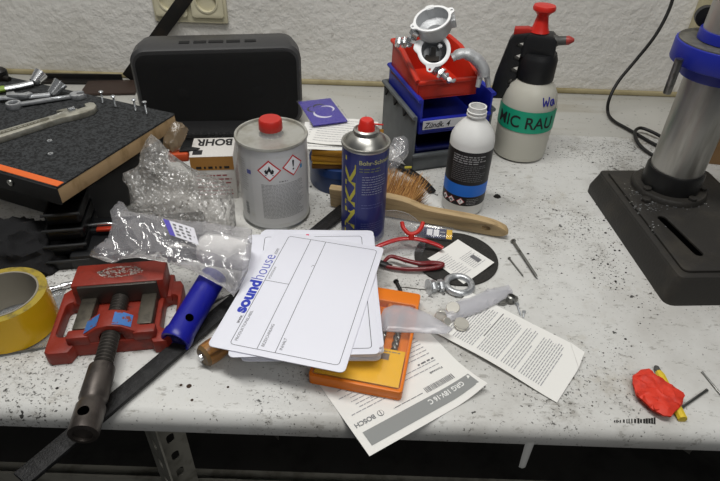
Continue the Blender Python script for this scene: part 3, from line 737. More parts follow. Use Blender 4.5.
# ------------------------------------------------------------------ stacking bins
BO = Vector((.0822, .838, TOP)); BROT = Matrix.Rotation(math.atan2(.318, .948), 4, 'Z')
BMX = Matrix.Translation(BO) @ BROT                   # x along the bin fronts, y to the back
def side(mb, prof, x, t, m):
    M = Matrix(((0, 0, 1, x), (1, 0, 0, 0), (0, 1, 0, 0), (0, 0, 0, 1))); mb.curve([prof], 0, t, m, M, .0006)
def bin_(name, lab, M, w, d, h, lip, m, prof, t=.0035, flare=.0, ribs=False):
    s = thing(name, lab, 'storage bin', M, 'stacked open-front bins')
    b = MB(); side(b, prof, 0, t, m); side(b, prof, w-t, t, m)
    b.box((w/2, d/2, t/2), (w, d, t), m); b.box((w/2, d-t/2, h/2), (w, t, h), m, bev=.0008); b.box((w/2, t/2, lip/2), (w, t, lip), m, bev=.0008)
    b.box((w/2, -.001, lip-.003), (w, .005, .006), m, bev=.0015)
    # rolled rims
    for x in (-.0015, w+.0015):
        k = [p for p in prof if p[1] > lip+.001]; k = sorted(k, key=lambda p: -p[0])
        b.tube([(x, p[0], p[1]-.002) for p in k], .0035, m, 8)
    b.tube([(-.001, d, h-.002), (w+.001, d, h-.002)], .0035, m, 8)
    o = b.obj('shell', s)
    if ribs:
        for i, y in enumerate((.03, .075, .12)):
            r = MB(); r.curve([[(0, 0), (.018, 0), (.012, -.014), (.006, -.006)]], 0, .004, BLKM, Matrix(((0, 0, 1, -.005), (1, 0, 0, y), (0, 1, 0, h-.006), (0, 0, 0, 1))), .0005); r.obj('rim_bracket', s)
    return s
GB = pm('bin_grey', '#5d6163', .5, col2='#53575a', ns=30); BB = pm('bin_blue', '#1d2a9c', .4); BB2 = pm('bin_navy', '#161e5c', .45); RB = pm('bin_red', '#c22f1c', .42)
d = .152; h = .104
bin_('storage_bin', 'large grey open-front storage bin at the bottom of the stack', BMX, .139, d, h, .033, GB, [(0, 0), (d, 0), (d, h), (.0, h-.004)], ribs=True)
bin_('storage_bin', 'navy bin inside the grey one, showing only through its dark opening', BMX @ T(.007, .008, .004), .124, .138, .058, .037, BB2, [(0, 0), (.138, 0), (.138, .058), (.04, .058), (0, .04)])
bb = bin_('storage_bin', 'blue bin with a handwritten white label, nested on the grey bin under the red one', BMX @ T(.006, -.004, .072), .126, .150, .064, .026, BB, [(0, 0), (.15, 0), (.15, .064), (.0, .058)])
b = MB(); b.box((.046, -.0042, .0165), (.084, .0008, .0145), pm('label_white', '#c8c8cc', .6))
b.text('Zündk. 4', INK, .015, fit=.046, tall=.010, mp=lambda x, y: (x, -.0049, y), x=.006, y=.0118, shear=.3, bold=.015); b.obj('paper_label', bb)
bin_('storage_bin', 'bright red open bin on top of the stack, full of aluminium fittings', BMX @ T(.006, .016, .1225), .104, .122, .058, .030, RB, [(0, 0), (.122, 0), (.122, .058), (.075, .056), (0, .032)])
# ------------------------------------------------------------------ aluminium castings in the red bin
def cam_axes(n):
    z = Vector(n).normalized(); x = (RT-z*RT.dot(z)).normalized(); y = z.cross(x); return Matrix((x, y, z)).transposed().to_4x4()
def oY(x, y, Y): return atY(x, y, Y)
hs = thing('flange_casting', 'aluminium casting with a bright machined ring facing the camera, in the red bin', 'casting', Matrix.Translation(oY(434, 50, .862)))
N1 = -_f*.95-UP*.10-RT*.06; M = cam_axes(N1)
b = MB(); R = .0255
ol = []
for i in range(72):
    a = 2*PI*i/72; r = R
    for la, rr, wv in ((62, .0335, 9), (258, .0335, 9), (165, .0315, 15)):
        dd = abs((math.degrees(a)-la+180) % 360-180)
        if dd < wv*2: r = max(r, R+(rr-R)*min(1, max(0, (wv*1.7-dd)/wv)))
    ol.append((r*math.cos(a), r*math.sin(a)))
hl = [circ(.0192, 40)]+[circ(.0021, 12, .0295*math.cos(math.radians(a)), .0295*math.sin(math.radians(a))) for a in (62, 258)]
b.curve([ol]+hl, -.004, .0, ALUW, M, .0005); b.obj('flange_ring', hs)
b = MB(); b.lathe([(.0192, -.001), (.0192, -.022), (.014, -.028), (0, -.030)], ALU, M, 40, cap=False); b.lathe([(.0235, -.003), (.0225, -.020), (.019, -.031), (0, -.034)], ALU, M, 40, cap=False); b.obj('barrel', hs)
b = MB(); b.curve([[(-.012, -.004), (-.003, -.004), (-.003, .008), (.004, .008), (.004, -.006), (.009, -.006), (.009, -.013), (-.012, -.013)]], -.024, -.016, GUN, M); b.lathe([(.0035, -.028), (.0035, -.012), (0, -.012)], CHROME, M @ T(.010, .009, 0), 12); b.obj('valve', hs)
hs2 = thing('pipe_casting', 'aluminium ring casting tipped upward at the very top of the red bin', 'casting', Matrix.Translation(oY(432, 18, .875)))
N2 = -_f*.81+UP*.50-RT*.28; M2 = cam_axes(N2)
b = MB(); R = .0285
ol = []
for i in range(72):
    a = 2*PI*i/72; r = R
    for la, rr in ((15, .0345), (195, .0345), (95, .0315)):
        dd = abs((math.degrees(a)-la+180) % 360-180)
        if dd < 16: r = max(r, R+(rr-R)*min(1, (16-dd)/8))
    ol.append((r*math.cos(a), r*math.sin(a)))
b.curve([ol, circ(.0245, 40)]+[circ(.0018, 12, .031*math.cos(math.radians(a)), .031*math.sin(math.radians(a))) for a in (15, 195)], -.003, 0, ALUW, M2, .0005); b.obj('flange_ring', hs2)
b = MB(); b.lathe([(.0245, -.001), (.0235, -.018), (.012, -.022), (.008, -.034), (0, -.034)], ALU, M2, 40, cap=False); b.lathe([(.0275, -.002), (.0262, -.022), (.02, -.03), (0, -.036)], ALU, M2, 40, cap=False)
b.obj('barrel', hs2)
b = MB()
b.curve([rrect(.014, .010, .002)], -.02, -.001, ALU, M2 @ T(-.002, .0275, 0), .001); b.obj('lug', hs2)
b = MB(); b.curve([rrect(.010, .016, .002)], -.024, -.010, ALU, M2 @ T(.0285, .004, 0), .001); b.obj('lug', hs2)
def hexbolt(nm, lab, p, q, r=.0045, group=None):
    p, q = Vector(p), Vector(q); L = (q-p).length; s = thing(nm, lab, 'bolt', frame(p, q), group)
    b = MB(); pr = []; z = 0
    while z < L: pr += [(r*.55, z), (r*.64, z+.0006), (r*.55, z+.0012)]; z += .0014
    b.lathe([(0, 0)]+pr, ZINC, None, 12); b.obj('thread', s)
    b = MB(); b.curve([hexpoly(r*1.25)], L-.007, L, CHROME, None, .0006); b.obj('head', s)
    b = MB(); b.curve([hexpoly(r*1.25, .3), circ(r*.5, 10)], L*.35, L*.35+.006, CHROME, None, .0006); b.obj('nut', s)
    return s
GRB = 'bolts among the castings in the red bin'
hexbolt('hex_bolt', 'chromed bolt pointing down below the bright ring at the red bin front', oY(447, 78, .848), oY(435, 68, .862), .0072, GRB)
hexbolt('hex_bolt', 'chromed bolt to the upper left of the bright ring', oY(408, 46, .875), oY(416, 31, .87), .0066, GRB)
hexbolt('hex_bolt', 'dull bolt lying at the left rim of the red bin', oY(412, 44, .88), oY(396, 41, .878), .0072, GRB)
wn = thing('wing_nut', 'wing nut on the end of the bolt hanging over the red bin front', 'wing nut', Matrix.Translation(oY(449, 80, .846)))
b = MB(); b.lathe([(0, -.003), (.0045, -.003), (.0035, .004), (0, .004)], ZINC, cam_axes(-_f), 14); b.obj('hub', wn)
for sx in (-1, 1):
    b = MB(); b.curve([[(.003*sx, -.002), (.009*sx, .002), (.0095*sx, .007), (.006*sx, .008), (.003*sx, .003)][::sx]], -.0012, .0012, ZINC, cam_axes(-_f+RT*.3) @ T(rz=-35), .0005); b.obj('wing', wn)
hk = thing('clamp_hook', 'curved grey clamp arm with forked tip hanging over the right side of the red bin', 'clamp arm', Matrix.Translation(oY(470, 55, .878)))
o0 = oY(470, 55, .878); P = [oY(*p, Y)-o0 for *p, Y in ((452, 58, .872), (461, 53.5, .874), (470, 55, .876), (478, 61, .876), (483, 69, .874), (484, 76, .872))]
b = MB(); b.tube(spl(P, 5), [.008, .010, .012, .013, .013, .0125], ALU, 14, flatten=.75); b.obj('arm', hk)
for x0, x1 in ((480.5, 477.5), (486, 488.5)):
    b = MB(); b.tube([oY(x0, 74, .872)-o0, oY((x0+x1)/2+.4, 80, .870)-o0, oY(x1, 87, .868)-o0], [.0048, .0045, .0038], ALU, 10); b.obj('tine', hk)

# ------------------------------------------------------------------ hand brush
BP, BQ = Vector((-.047, .724, TOP)), Vector((.2125, .656, TOP)); L = (BQ-BP).length
M = flat(BP, BQ) @ T(0, 0, .0025, rx=101)           # local x along the brush, local y up the face, -z ... away
br = thing('hand_brush', 'wooden hand brush lying on its side behind the grinding disc, brown bristles away', 'brush', M)
top = spl([(0, .036, 0), (.06, .039, 0), (.112, .038, 0), (.142, .029, 0), (.16, .0275, 0), (.21, .0275, 0), (.245, .024, 0), (L-.004, .016, 0)], 4); bot = spl([(L, .008, 0), (L-.012, .001, 0), (.22, .0, 0), (.16, .001, 0), (.13, .0, 0), (.09, .0, 0), (0, 0, 0)], 4)
b = MB(); b.curve([[(p.x, p.y) for p in top+bot], [(.236+.006*math.cos(a*PI/8), .0135+.0045*math.sin(a*PI/8)) for a in range(16)]], -.010, .002, pm('brush_wood', '#b39a72', .6, col2='#97805c', ns=18, stretch=(1, 14, 14)), None, .002); b.obj('wooden_handle', br)
b = MB(); rg = random.Random(5)
BRI = [pm('bristle_a', '#a0703a', .7), pm('bristle_b', '#7c5228', .7), pm('bristle_c', '#b98a4e', .7)]
for i in range(1500):
    x = rg.uniform(.03, .126); y = rg.uniform(.004, .036)
    tip = Vector((x+rg.gauss(0, .004)+(x-.07)*.22, y+rg.gauss(0, .004)+(y-.016)*.5, -.010-rg.uniform(.036, .050)))
    p = Vector((x, y, -.008)); md = (p+tip)/2+Vector((rg.gauss(0, .001), rg.gauss(0, .001), 0)); m = BRI[rg.randrange(3)]
    s_ = .00042; vs = []
    for c, k in ((p, 1), (md, .9), (tip, .5)):
        vs += [c+Vector((s_*k, 0, 0)), c+Vector((-s_*k*.5, s_*k*.8, 0)), c+Vector((-s_*k*.5, -s_*k*.8, 0))]
    b.add(vs, [[3*j+a, 3*j+(a+1) % 3, 3*j+3+(a+1) % 3, 3*j+3+a] for j in (0, 1) for a in range(3)], m)
o = b.obj('bristles', br); o['kind'] = 'stuff'

# black strap and clear bag between brush and grey bin
b = MB(); P = [at(*p) + Vector((0, 0, z)) for *p, z in ((372, 172, .006), (388, 167, .008), (402, 171, .008), (414, 178, .007), (424, 185, .005), (432, 194, .005))]
b.tube(spl(P, 6), .0065, BLK, 12, flatten=.55); o = b.obj('rubber_strap'); tag(o, 'black rubber strap curving behind the brush bristles', 'strap')
pv = at(388, 170, .0); nv = Vector((0, -.8, .6)).normalized()
M = Matrix((Vector((1, 0, 0)), Vector((0, .6, .8)), nv)).transposed().to_4x4(); M.translation = pv+Vector((0, 0, .02))
pl_ = [(M.inverted() @ onplane(x, y, M.translation, nv)) for x, y in ((387, 168), (388, 150), (394, 138), (404, 136), (412, 142), (407, 156), (398, 168), (392, 173))]
b = MB(); b.pillow([(p.x, p.y) for p in pl_], .010, film('clear_bag', '#dcdce2', .26, .12, .45), None, .004, seed=4.); tag(b.obj('clear_pouch', None, M), 'small clear plastic pouch between the spray can and the grey bin', 'pouch')
b = MB(); b.box((0, 0, .003), (.012, .004, .003), pm('yellow_tab', '#b0a43c', .5), bev=.0005); tag(b.obj('yellow_clip', None, base(at(408, 169, .014), 10)), 'tiny yellow clip on the black strap by the grey bin', 'clip')

# ------------------------------------------------------------------ drill press, right
BL, FL, BR_ = at(600, 171.6, .04), at(680, 278, .04), at(706, 177, .04)
BW, BD = .180, .262
yv = (BL-FL).normalized(); M = Matrix((Vector((yv.y, -yv.x, 0)), Vector((yv.x, yv.y, 0)), Vector((0, 0, 1)))).transposed().to_4x4(); M.translation = Vector((FL.x, FL.y, TOP)); M = M @ T(BW/2, BD/2, 0)
dp = thing('drill_press', 'drill press stand with black slotted base, steel column and blue collar', 'drill press', M)
DB = pm('cast_black', '#272522', .55, col2='#38342d', ns=14, bump=.3, bs=260)
b = MB()
o1 = rrect(BW+.016, BD+.016, .012, 4); o2 = rrect(BW+.008, BD+.008, .010, 4); o3 = rrect(BW, BD, .008, 4); n = len(o1)
vs = [(x, y, 0) for x, y in o1]+[(x, y, .012) for x, y in o1]+[(x, y, .036) for x, y in o3]
b.add(vs, [[j*n+i, j*n+(i+1) % n, (j+1)*n+(i+1) % n, (j+1)*n+i] for j in (0, 1) for i in range(n)], DB)
def slotp(cx, cy, L_, w, deg):
    a = math.radians(deg); return [(cx+x*math.cos(a)-y*math.sin(a), cy+x*math.sin(a)+y*math.cos(a)) for x, y in rrect(L_, w, w*.45, 3)]
inv = M.inverted(); s0, s1 = inv @ at(659, 218, .04), inv @ at(700, 258, .04); sm = (s0+s1)/2; sdg = math.degrees(math.atan2(s1.y-s0.y, s1.x-s0.x))
b.curve([o3], .033, .0405, DB, None, .0025); b.curve([rrect(BW-.018, BD-.018, .008, 4), slotp(sm.x, sm.y, (s1-s0).length, .0125, sdg), slotp(-sm.x, sm.y, (s1-s0).length, .0125, 180-sdg)], .0400, .0440, DB, None, .0012)
for sx in (-1, 1): b.curve([slotp(sm.x*sx, sm.y, (s1-s0).length+.002, .0145, sdg if sx > 0 else 180-sdg)], .0402, .0408, HOLE)
b.obj('base', dp)
pc = inv @ at(668, 188, .045); pc.z = 0
b = MB(); b.lathe([(.0535, .040), (.0535, .049), (.051, .0525), (0, .0525)], DB, Matrix.Translation(pc), 48)
b.obj('base_flange', dp)
for a in (200, 285, 340, 70): 
    bb_ = MB(); q = pc+Vector((.0455*math.cos(math.radians(a)), .0455*math.sin(math.radians(a)), 0)); bb_.curve([hexpoly(.0062)], .0523, .0565, DB, Matrix.Translation(q), .0008); bb_.obj('bolt', dp)
q = inv @ at(645, 202, .042); bb_ = MB(); bb_.curve([hexpoly(.0068)], .0435, .049, DB, Matrix.Translation((q.x, q.y, 0)), .0008); bb_.obj('bolt', dp)
b = MB(); b.lathe([(.0405, .052), (.0405, .079), (.039, .082), (.036, .082)], pm('sleeve_black', '#141414', .4), Matrix.Translation(pc), 48); b.obj('column_sleeve', dp)
b = MB(); b.lathe([(.0362, .05), (.0362, .52), (0, .52)], pm('column_steel', '#b5b3ae', .33, .8, col2='#8c8a84', ns=30, stretch=(1, 1, .15)), Matrix.Translation(pc), 56); b.obj('column', dp)
DBL = pm('drill_blue', '#1c2790', .4)
b = MB(); b.lathe([(.0365, .219), (.0445, .220), (.0455, .223), (.0455, .246)], DBL, Matrix.Translation(pc), 48); b.obj('collar', dp)
b = MB(); R = .063; arm = [(R*math.cos(math.radians(a)), R*math.sin(math.radians(a))) for a in range(75, 256, 9)]+[(.06, -.075), (.20, -.09), (.20, .03), (.05, .058)]
MA = Matrix.Translation(pc) @ T(rz=-34)
b.curve([arm, circ(.0367, 40)], .237, .264, DBL, MA, .002); o = b.obj('table_arm', dp)
b = MB(); b.curve([[(x*.955, y*.955) for x, y in arm], circ(.0368, 40)], .2635, .2655, pm('milled_grey', '#77756e', .5, .5, col2='#4b4a45', ns=40), MA); b.obj('milled_face', o)
b = MB(); b.lathe([(.0367, .266), (.0392, .2665), (.0392, .277), (.0385, .279), (.0367, .279)], DBL, Matrix.Translation(pc), 48); b.obj('stop_ring', dp)
q = inv @ oY(677, 66, .715); b = MB(); b.lathe([(0, .203), (.0048, .204), (.0052, .206), (.0052, .25), (0, .25)], STEEL, Matrix.Translation((q.x, q.y, 0)), 18); b.obj('clamp_pin', dp)
q = inv @ oY(705, 15, .79); b = MB(); b.lathe([(0, 0), (.013, 0), (.013, .012), (0, .014)], BLK, Matrix.Translation(q) @ T(rx=90, rz=-20), 22); b.tube([q, pc+Vector((0, 0, q.z))], .004, GUN, 10); b.obj('knob', dp)
# swarf on the base
b = MB(); rg = random.Random(11)
for i in range(240):
    x, y = rg.choice(((628, 208), (648, 208), (690, 205), (640, 230), (665, 205), (632, 195)))
    p = inv @ at(x+rg.gauss(0, 9), y+rg.gauss(0, 4), .041)
    if abs(p.x) < BW/2-.006 and abs(p.y) < BD/2-.006: s_ = rg.uniform(.0004, .0013); b.box((p.x, p.y, .0447), (s_*1.8, s_, s_*.7), CHROME, None)
o = b.obj('metal_swarf'); o.matrix_world = M; tag(o, 'bright metal swarf sprinkled on the drill press base', 'swarf', kind='stuff')

# mains cable
b = MB(); P = [atY(676, -14, 1.15), atY(669, 10, 1.14), atY(655, 36, 1.13), atY(636, 60, 1.125), atY(618, 82, 1.115), atY(609, 100, 1.10), at(608, 113, .006), at(614, 121, .0045), at(626, 128, .004), at(640, 136, .004), at(652, 143, .004), at(662, 147, .005), at(668, 144, .006), at(663, 138, .008), at(650, 131, .010), at(640, 128, .011), at(635, 132, .010), at(637, 141, .010), at(645, 150, .005), at(660, 158, .004), at(690, 163, .004)]
b.tube(spl(P, 7), .0032, pm('cable_black', '#161616', .5), 10); tag(b.obj('power_cable'), 'black mains cable hanging down the wall and looping beside the drill column', 'cable')
# cardboard box at the right edge
p = at(703, 163, 0); b = MB(); b.box((.10, .08, .045), (.2, .16, .09), pm('cardboard', '#8a6c48', .8, col2='#7a5e3e', ns=20), bev=.001)
tag(b.obj('cardboard_box', None, base(p, -12)), 'brown cardboard box behind the drill column at the right edge', 'box')
# ------------------------------------------------------------------ drill-press vise, front left
VR = pm('vise_red', '#84281a', .5, col2='#5a211a', ns=35, lo=.52, hi=.72, bump=.25, bs=160)
VG = pm('vise_rail', '#5d584f', .45, .7, col2='#3c3934', ns=50); VS = pm('vise_screw', '#4a4642', .4, .6); VH = pm('vise_handle', '#59534f', .42, .7, col2='#423d3a', ns=40)
MV = base((-.2735, .454, TOP), 10)
vi = thing('machine_vise', 'worn red machine vise lying on the bench beside the yellow tape roll', 'vise', MV)
b = MB(); sl = lambda x: slotp(x, .006, .056, .0155, 90)
outl = [(-.069, -.042), (-.064, -.046), (-.044, -.046), (-.040, -.036), (.040, -.036), (.044, -.042), (.058, -.042), (.066, -.030), (.068, .050), (.064, .058), (-.064, .058), (-.071, .050)]
b.curve([outl, sl(-.0555), sl(.0555)], 0, .019, VR, None, .002); b.obj('base', vi)
for sx in (-1, 1):
    b = MB(); b.box((sx*.0335, .004, .0245), (.017, .056, .013), VG, bev=.0015); b.obj('rail', vi)
    b = MB(); b.box((sx*.0345, -.030, .0235), (.024, .013, .013), VR, bev=.0025); b.obj('rail_stop', vi)
b = MB(); b.box((0, .047, .033), (.103, .038, .030), VR, bev=.0025); b.box((0, .050, .014), (.112, .040, .012), VR, bev=.002); jw = b.obj('fixed_jaw', vi)
b = MB()
# worn white casting mark on the jaw top: an oval of scuffed lettering
rg = random.Random(3); WM = pm('worn_white', '#c9c1ba', .7)
for i in range(330):
    a = rg.uniform(0, 2*PI); r = rg.gauss(1, .07); x, y = .0225*r*math.cos(a), .0085*r*math.sin(a)
    if i % 3 == 0: x = rg.uniform(-.019, .019); y = rg.gauss(0, .0022)+.0015*math.sin(x*700)
    s_ = rg.uniform(.0005, .0014); p = [(x+s_*math.cos(t+i)*rg.uniform(.5, 1.3), .048+y+s_*.7*math.sin(t+i)) for t in (0, 1.2, 2.5, 3.7, 5)]
    b.poly(p, WM, lambda x, y: (x, y, .0483))
b.obj('casting_mark', jw)
b = MB(); b.box((0, .0265, .034), (.088, .004, .026), VS, bev=.0008); b.obj('jaw_plate', vi)  # coloured dark: deep shade under the jaw is put into the plate
# humped nut bridge
hp = [(-.036, .018), (-.036, .026), (-.026, .031), (-.013, .040), (0, .0425), (.013, .040), (.026, .031), (.036, .026), (.036, .018), (.014, .018)]+[(.0125*math.cos(math.radians(a)), .022+.0125*math.sin(math.radians(a))) for a in range(0, 181, 20)]+[(-.014, .018)]
b = MB(); b.curve([hp], -.013, .013, VR, T(0, -.022, 0, rx=90), .002); hb = b.obj('nut_bridge', vi)
BP_ = pm('blue_paint', '#3f70b0', .55, col2='#7a3a34', ns=120, lo=.55, hi=.62)
b = MB()
b.add([(-.028, -.032, .0307), (-.012, -.032, .0412), (-.012, -.014, .0412), (-.028, -.014, .0307)], [[0, 1, 2, 3]], BP_)
b.add([(.004, -.033, .0424), (.0135, -.033, .0404), (.022, -.032, .0346), (.022, -.014, .0346), (.0135, -.014, .0404), (.004, -.014, .0424)], [[0, 1, 4, 5], [1, 2, 3, 4]], BP_)
b.obj('paint_patch', hb)
b = MB(); A, B = Vector((0, .025, .026)), Vector((0, -.085, .027)); pr = [(0, 0)]; z = 0; Ls = (B-A).length
while z < Ls: pr += [(.0074, z), (.0096, z+.0015), (.0096, z+.0026), (.0074, z+.0042)]; z += .0048
b.lathe(pr, VS, frame(A, B), 28); b.obj('screw', vi)
b = MB(); A, B = Vector((0, -.079, .027)), Vector((-.001, -.160, .0285)); Lh = (B-A).length
b.lathe([(0, 0), (.0115, 0), (.0132, .002), (.0136, .040), (.0120, .043), (.0120, .047), (.0138, .050), (.0140, Lh-.004), (.0135, Lh-.001), (.009, Lh), (.0085, Lh-.003), (0, Lh-.003)], VH, frame(A, B), 36); hd = b.obj('handle', vi)
b = MB(); pz = Lh*.79; ringp = []
b.lathe([(.0052, 0), (.0052, .0006), (0, .0006)], HOLE, frame(A, B) @ T(0, .0, pz) @ Matrix(((1, 0, 0, 0), (0, 0, 1, .0136), (0, -1, 0, 0), (0, 0, 0, 1))) , 20); b.obj('cross_hole', hd)
b = MB(); b.lathe([(.0052, 0), (.0052, .0006), (0, .0006)], HOLE, frame(A, B) @ T(0, .0, pz) @ Matrix(((1, 0, 0, 0), (0, 0, -1, -.0136), (0, 1, 0, 0), (0, 0, 0, 1))) , 20); b.obj('cross_hole', hd)

# ------------------------------------------------------------------ yellow tape roll, clear sheet, rod, socket
c = at(.5, 294, .05); tpq = thing('tape_roll', 'roll of yellow packing tape lying flat at the left edge', 'tape', base((c.x, c.y, TOP+.0012)))
YT = pm('tape_yellow', '#e0b21c', .25, spec=.5); YE = pm('tape_edge', '#a59036', .35, col2='#6f6233', ns=90, bump=.3, bs=500)
b = MB(); b.lathe([(.0385, .001), (.0470, .001), (.0470, .0485)], YT, None, 64, cap=False); b.lathe([(.0470, .0485), (.0385, .0485)], YE, None, 64, cap=False); b.obj('tape', tpq)
b = MB(); b.lathe([(.0385, 0), (.0385, .0492), (.0365, .0492), (.0365, 0), (.0385, 0)], pm('tape_core', '#8b8578', .7), None, 64, cap=False); b.obj('cardboard_core', tpq)
q = [at(*p, 0) for p in ((-6, 356), (60, 346), (66, 288), (-6, 300))]
M = flat(q[0], q[1]); inv = M.inverted(); b = MB(); lp = [inv @ p for p in q]
b.curve([[(p.x, p.y) for p in lp]], .0002, .0009, film('clear_sheet', '#b9bcc0', .25, .15, .3)); tag(b.obj('clear_sheet', None, M), 'clear plastic sheet under the yellow tape roll', 'plastic sheet')
b = MB(); p0, p1 = at(-10, 357, .002), at(49, 346.5, .002); b.lathe([(0, 0), (.0014, .0004), (.0014, (p1-p0).length), (0, (p1-p0).length)], STEEL, frame(p0, p1), 10); tag(b.obj('welding_rod'), 'thin metal rod in front of the yellow tape roll', 'rod')
p0, p1 = at(43, 291, .004), at(75, 283, .004); Ls = (p1-p0).length
sk = thing('extension_bar', 'chromed socket extension bar between the tape roll and the red vise', 'socket bar', frame(p0, p1))
b = MB(); b.lathe([(0, 0), (.0036, .0005), (.0036, Ls*.3), (.0028, Ls*.34), (.0028, Ls*.6)], CHROME, None, 18); b.obj('bar', sk)
b = MB(); b.lathe([(.0028, Ls*.55), (.0042, Ls*.58), (.0042, Ls*.8), (.0036, Ls*.83), (.0036, Ls), (0, Ls)], CHROME, None, 18); b.obj('collar', sk)

# ------------------------------------------------------------------ black flat bar running off the bench corner
pa, pb = at(22, 482, .003), at(348, 207, .003); M = flat(pa, pb); Lb = (pb-pa).length
b = MB(); b.curve([[(0, -.010), (Lb, -.010), (Lb, .010), (0, .010)]], .0004, .0056, pm('rough_black_bar', '#1b1b1c', .55, .2, col2='#2b2b2c', ns=120, bump=.5, bs=500), M, .0008)
tag(b.obj('flat_bar'), 'long black flat bar running from under the white cards over the bench front edge', 'metal bar')
# ------------------------------------------------------------------ blue plastic tube
pa, pb = at(175, 342, .0178), at(214, 276, .036)
bt = thing('plastic_tube', 'blue plastic tube lying beside the red vise, open end to the camera', 'tube', frame(pa, pb))
BT_ = pm('tube_blue', '#161a8e', .35, spec=.5); Lt = (pb-pa).length
b = MB(); b.lathe([(.0128, .03), (.0128, .002), (.0138, 0), (.0165, 0), (.0172, .002), (.0172, .010), (.0160, .014), (.0158, Lt), (.0128, Lt), (.0128, .03)], BT_, None, 40, cap=False); b.lathe([(.0128, .004), (.007, .0045), (.0065, .008), (0, .008)], pm('tube_plug', '#20205a', .6), None, 24, cap=False); b.obj('tube_wall', bt)
FB = frame(pa, pb); dv = (CAM-(pa+(pb-pa)*.32)); zz = FB.to_3x3().col[2]; dv = (dv-zz*dv.dot(zz)).normalized(); dv = FB.to_3x3().inverted() @ dv
b = MB(); hp_ = Vector((0, 0, .026))+dv*.0157; b.lathe([(.0046, 0), (.0046, .0005), (0, .0005)], HOLE, frame(hp_, hp_+dv), 18); b.obj('pin_hole', bt)

# ------------------------------------------------------------------ wooden handle poking from under the cards
pa, pb = at(203, 357, .014), at(262, 318, .014)
wh = thing('file', 'file with a round wooden handle poking out from under the white cards', 'file', frame(pa, pb))
b = MB(); b.lathe([(0, .0), (.010, .0), (.0128, .003), (.0135, .012), (.0125, .03), (.0110, .06), (.009, .075), (0, .075)], pm('handle_wood', '#9c6b30', .35, col2='#5e3d1a', ns=30, stretch=(8, 8, 1), coat=.3), None, 28); b.obj('wooden_handle', wh)
b = MB(); b.lathe([(.0128, .0028), (.0105, -.0008), (.006, -.0012), (0, -.0012)], pm('handle_end', '#6b5434', .5), None, 28, cap=False); b.lathe([(.0042, -.001), (.0038, -.0035), (0, -.0042)], CHROME, T(.001, 0, 0), 16); b.obj('end_pin', wh)
b = MB(); b.box((0, 0, .125), (.018, .004, .10), GUN, bev=.0005); b.obj('blade', wh)

# ------------------------------------------------------------------ stack of white cards
CWD, CLN = .148, .210
CEDGE = pm('card_edge', '#b5b4ae', .6)
def card_mesh(cw=CWD):
    b = MB(); b.curve([rrect(cw, CLN, .006, 5)], 0, .0011, CARD, None, .0002); return b
base_c = at(312, 366, .016)
p_bl, p_br = at(241, 355, .027), at(383, 365, .027)
ax = (p_br-p_bl); adeg = math.degrees(math.atan2(ax.y, ax.x))
m0 = (p_bl+p_br)/2; axn = ax.normalized(); ayn = Vector((-axn.y, axn.x, 0))
adeg = 3.0; axn = Vector((math.cos(math.radians(adeg)), math.sin(math.radians(adeg)), 0)); ayn = Vector((-axn.y, axn.x, 0)); cen = (at(385.5, 367, .0167)+at(237, 358, .0167))/2+ayn*(CLN/2); cen.z = 0
M2z = .0; first = None; rg = random.Random(8); z = .0167; NC = 17
for i in range(NC):
    M = Matrix.Translation((cen.x+rg.gauss(0, .0012), cen.y+rg.gauss(0, .0012), TOP+z)) @ Matrix.Rotation(math.radians(adeg+rg.gauss(0, .8)), 4, 'Z')
    if first is None:
        first = card_mesh().obj('white_card', None); tag(first, 'white plastic card in the neat stack beneath the two printed top cards', 'card', 'white cards stacked under the printed ones'); first.matrix_world = M
    else:
        o = first.copy(); COL.objects.link(o); o.matrix_world = M
    z += .00125
# second card
LN = pm('card_line', '#4a4a50', .7); SBL = pm('brand_blue', '#2a3bb0', .55); LBL = pm('brand_lilac', '#5f66b8', .55); PNK = pm('pink_mark', '#d85a78', .6)
W2 = .157; a2 = math.radians(4.3); c2_ = at(380, 354.5, z)+Matrix.Rotation(a2, 3, 'Z') @ Vector((-W2/2, CLN/2, 0))
M2c = Matrix.Translation((c2_.x, c2_.y, TOP+z)) @ Matrix.Rotation(a2, 4, 'Z')
def outline(b, x0, y0, x1, y1, r, m, zt, w=.0007):
    P = rrect(x1-x0, y1-y0, r, 4, (x0+x1)/2, (y0+y1)/2)
    for i in range(len(P)): b.line(P[i], P[(i+1) % len(P)], w, m, lambda x, y: (x, y, zt))
b = card_mesh(W2); outline(b, -W2/2+.022, -CLN/2+.008, W2/2-.008, CLN/2-.006, .004, LN, .00125); up_ = lambda x, y: (x, y, .00125)
b.quad(-.003, CLN/2-.008, .001, CLN/2-.0005, PNK, up_); b.quad(-.005, CLN/2-.006, .003, CLN/2-.004, PNK, up_)
tag(b.obj('white_card', None, M2c), 'second printed white card, with a small pink mark on its top edge', 'card'); z += .0013
# top card, turned, with the printed form
zt = z+.002; cs_ = [at(*p, zt) for p in ((207.7, 346), (278.4, 227), (382.6, 248), (342, 376))]
cc = sum(cs_, Vector())/4; dx = ((cs_[1]-cs_[0])+(cs_[2]-cs_[3])).normalized(); dy = Vector((-dx.y, dx.x, 0))
M = Matrix((dx, dy, Vector((0, 0, 1)))).transposed().to_4x4(); M.translation = Vector((cc.x, cc.y, TOP+z+.0004)) - dx*CLN/2 - dy*CWD/2 
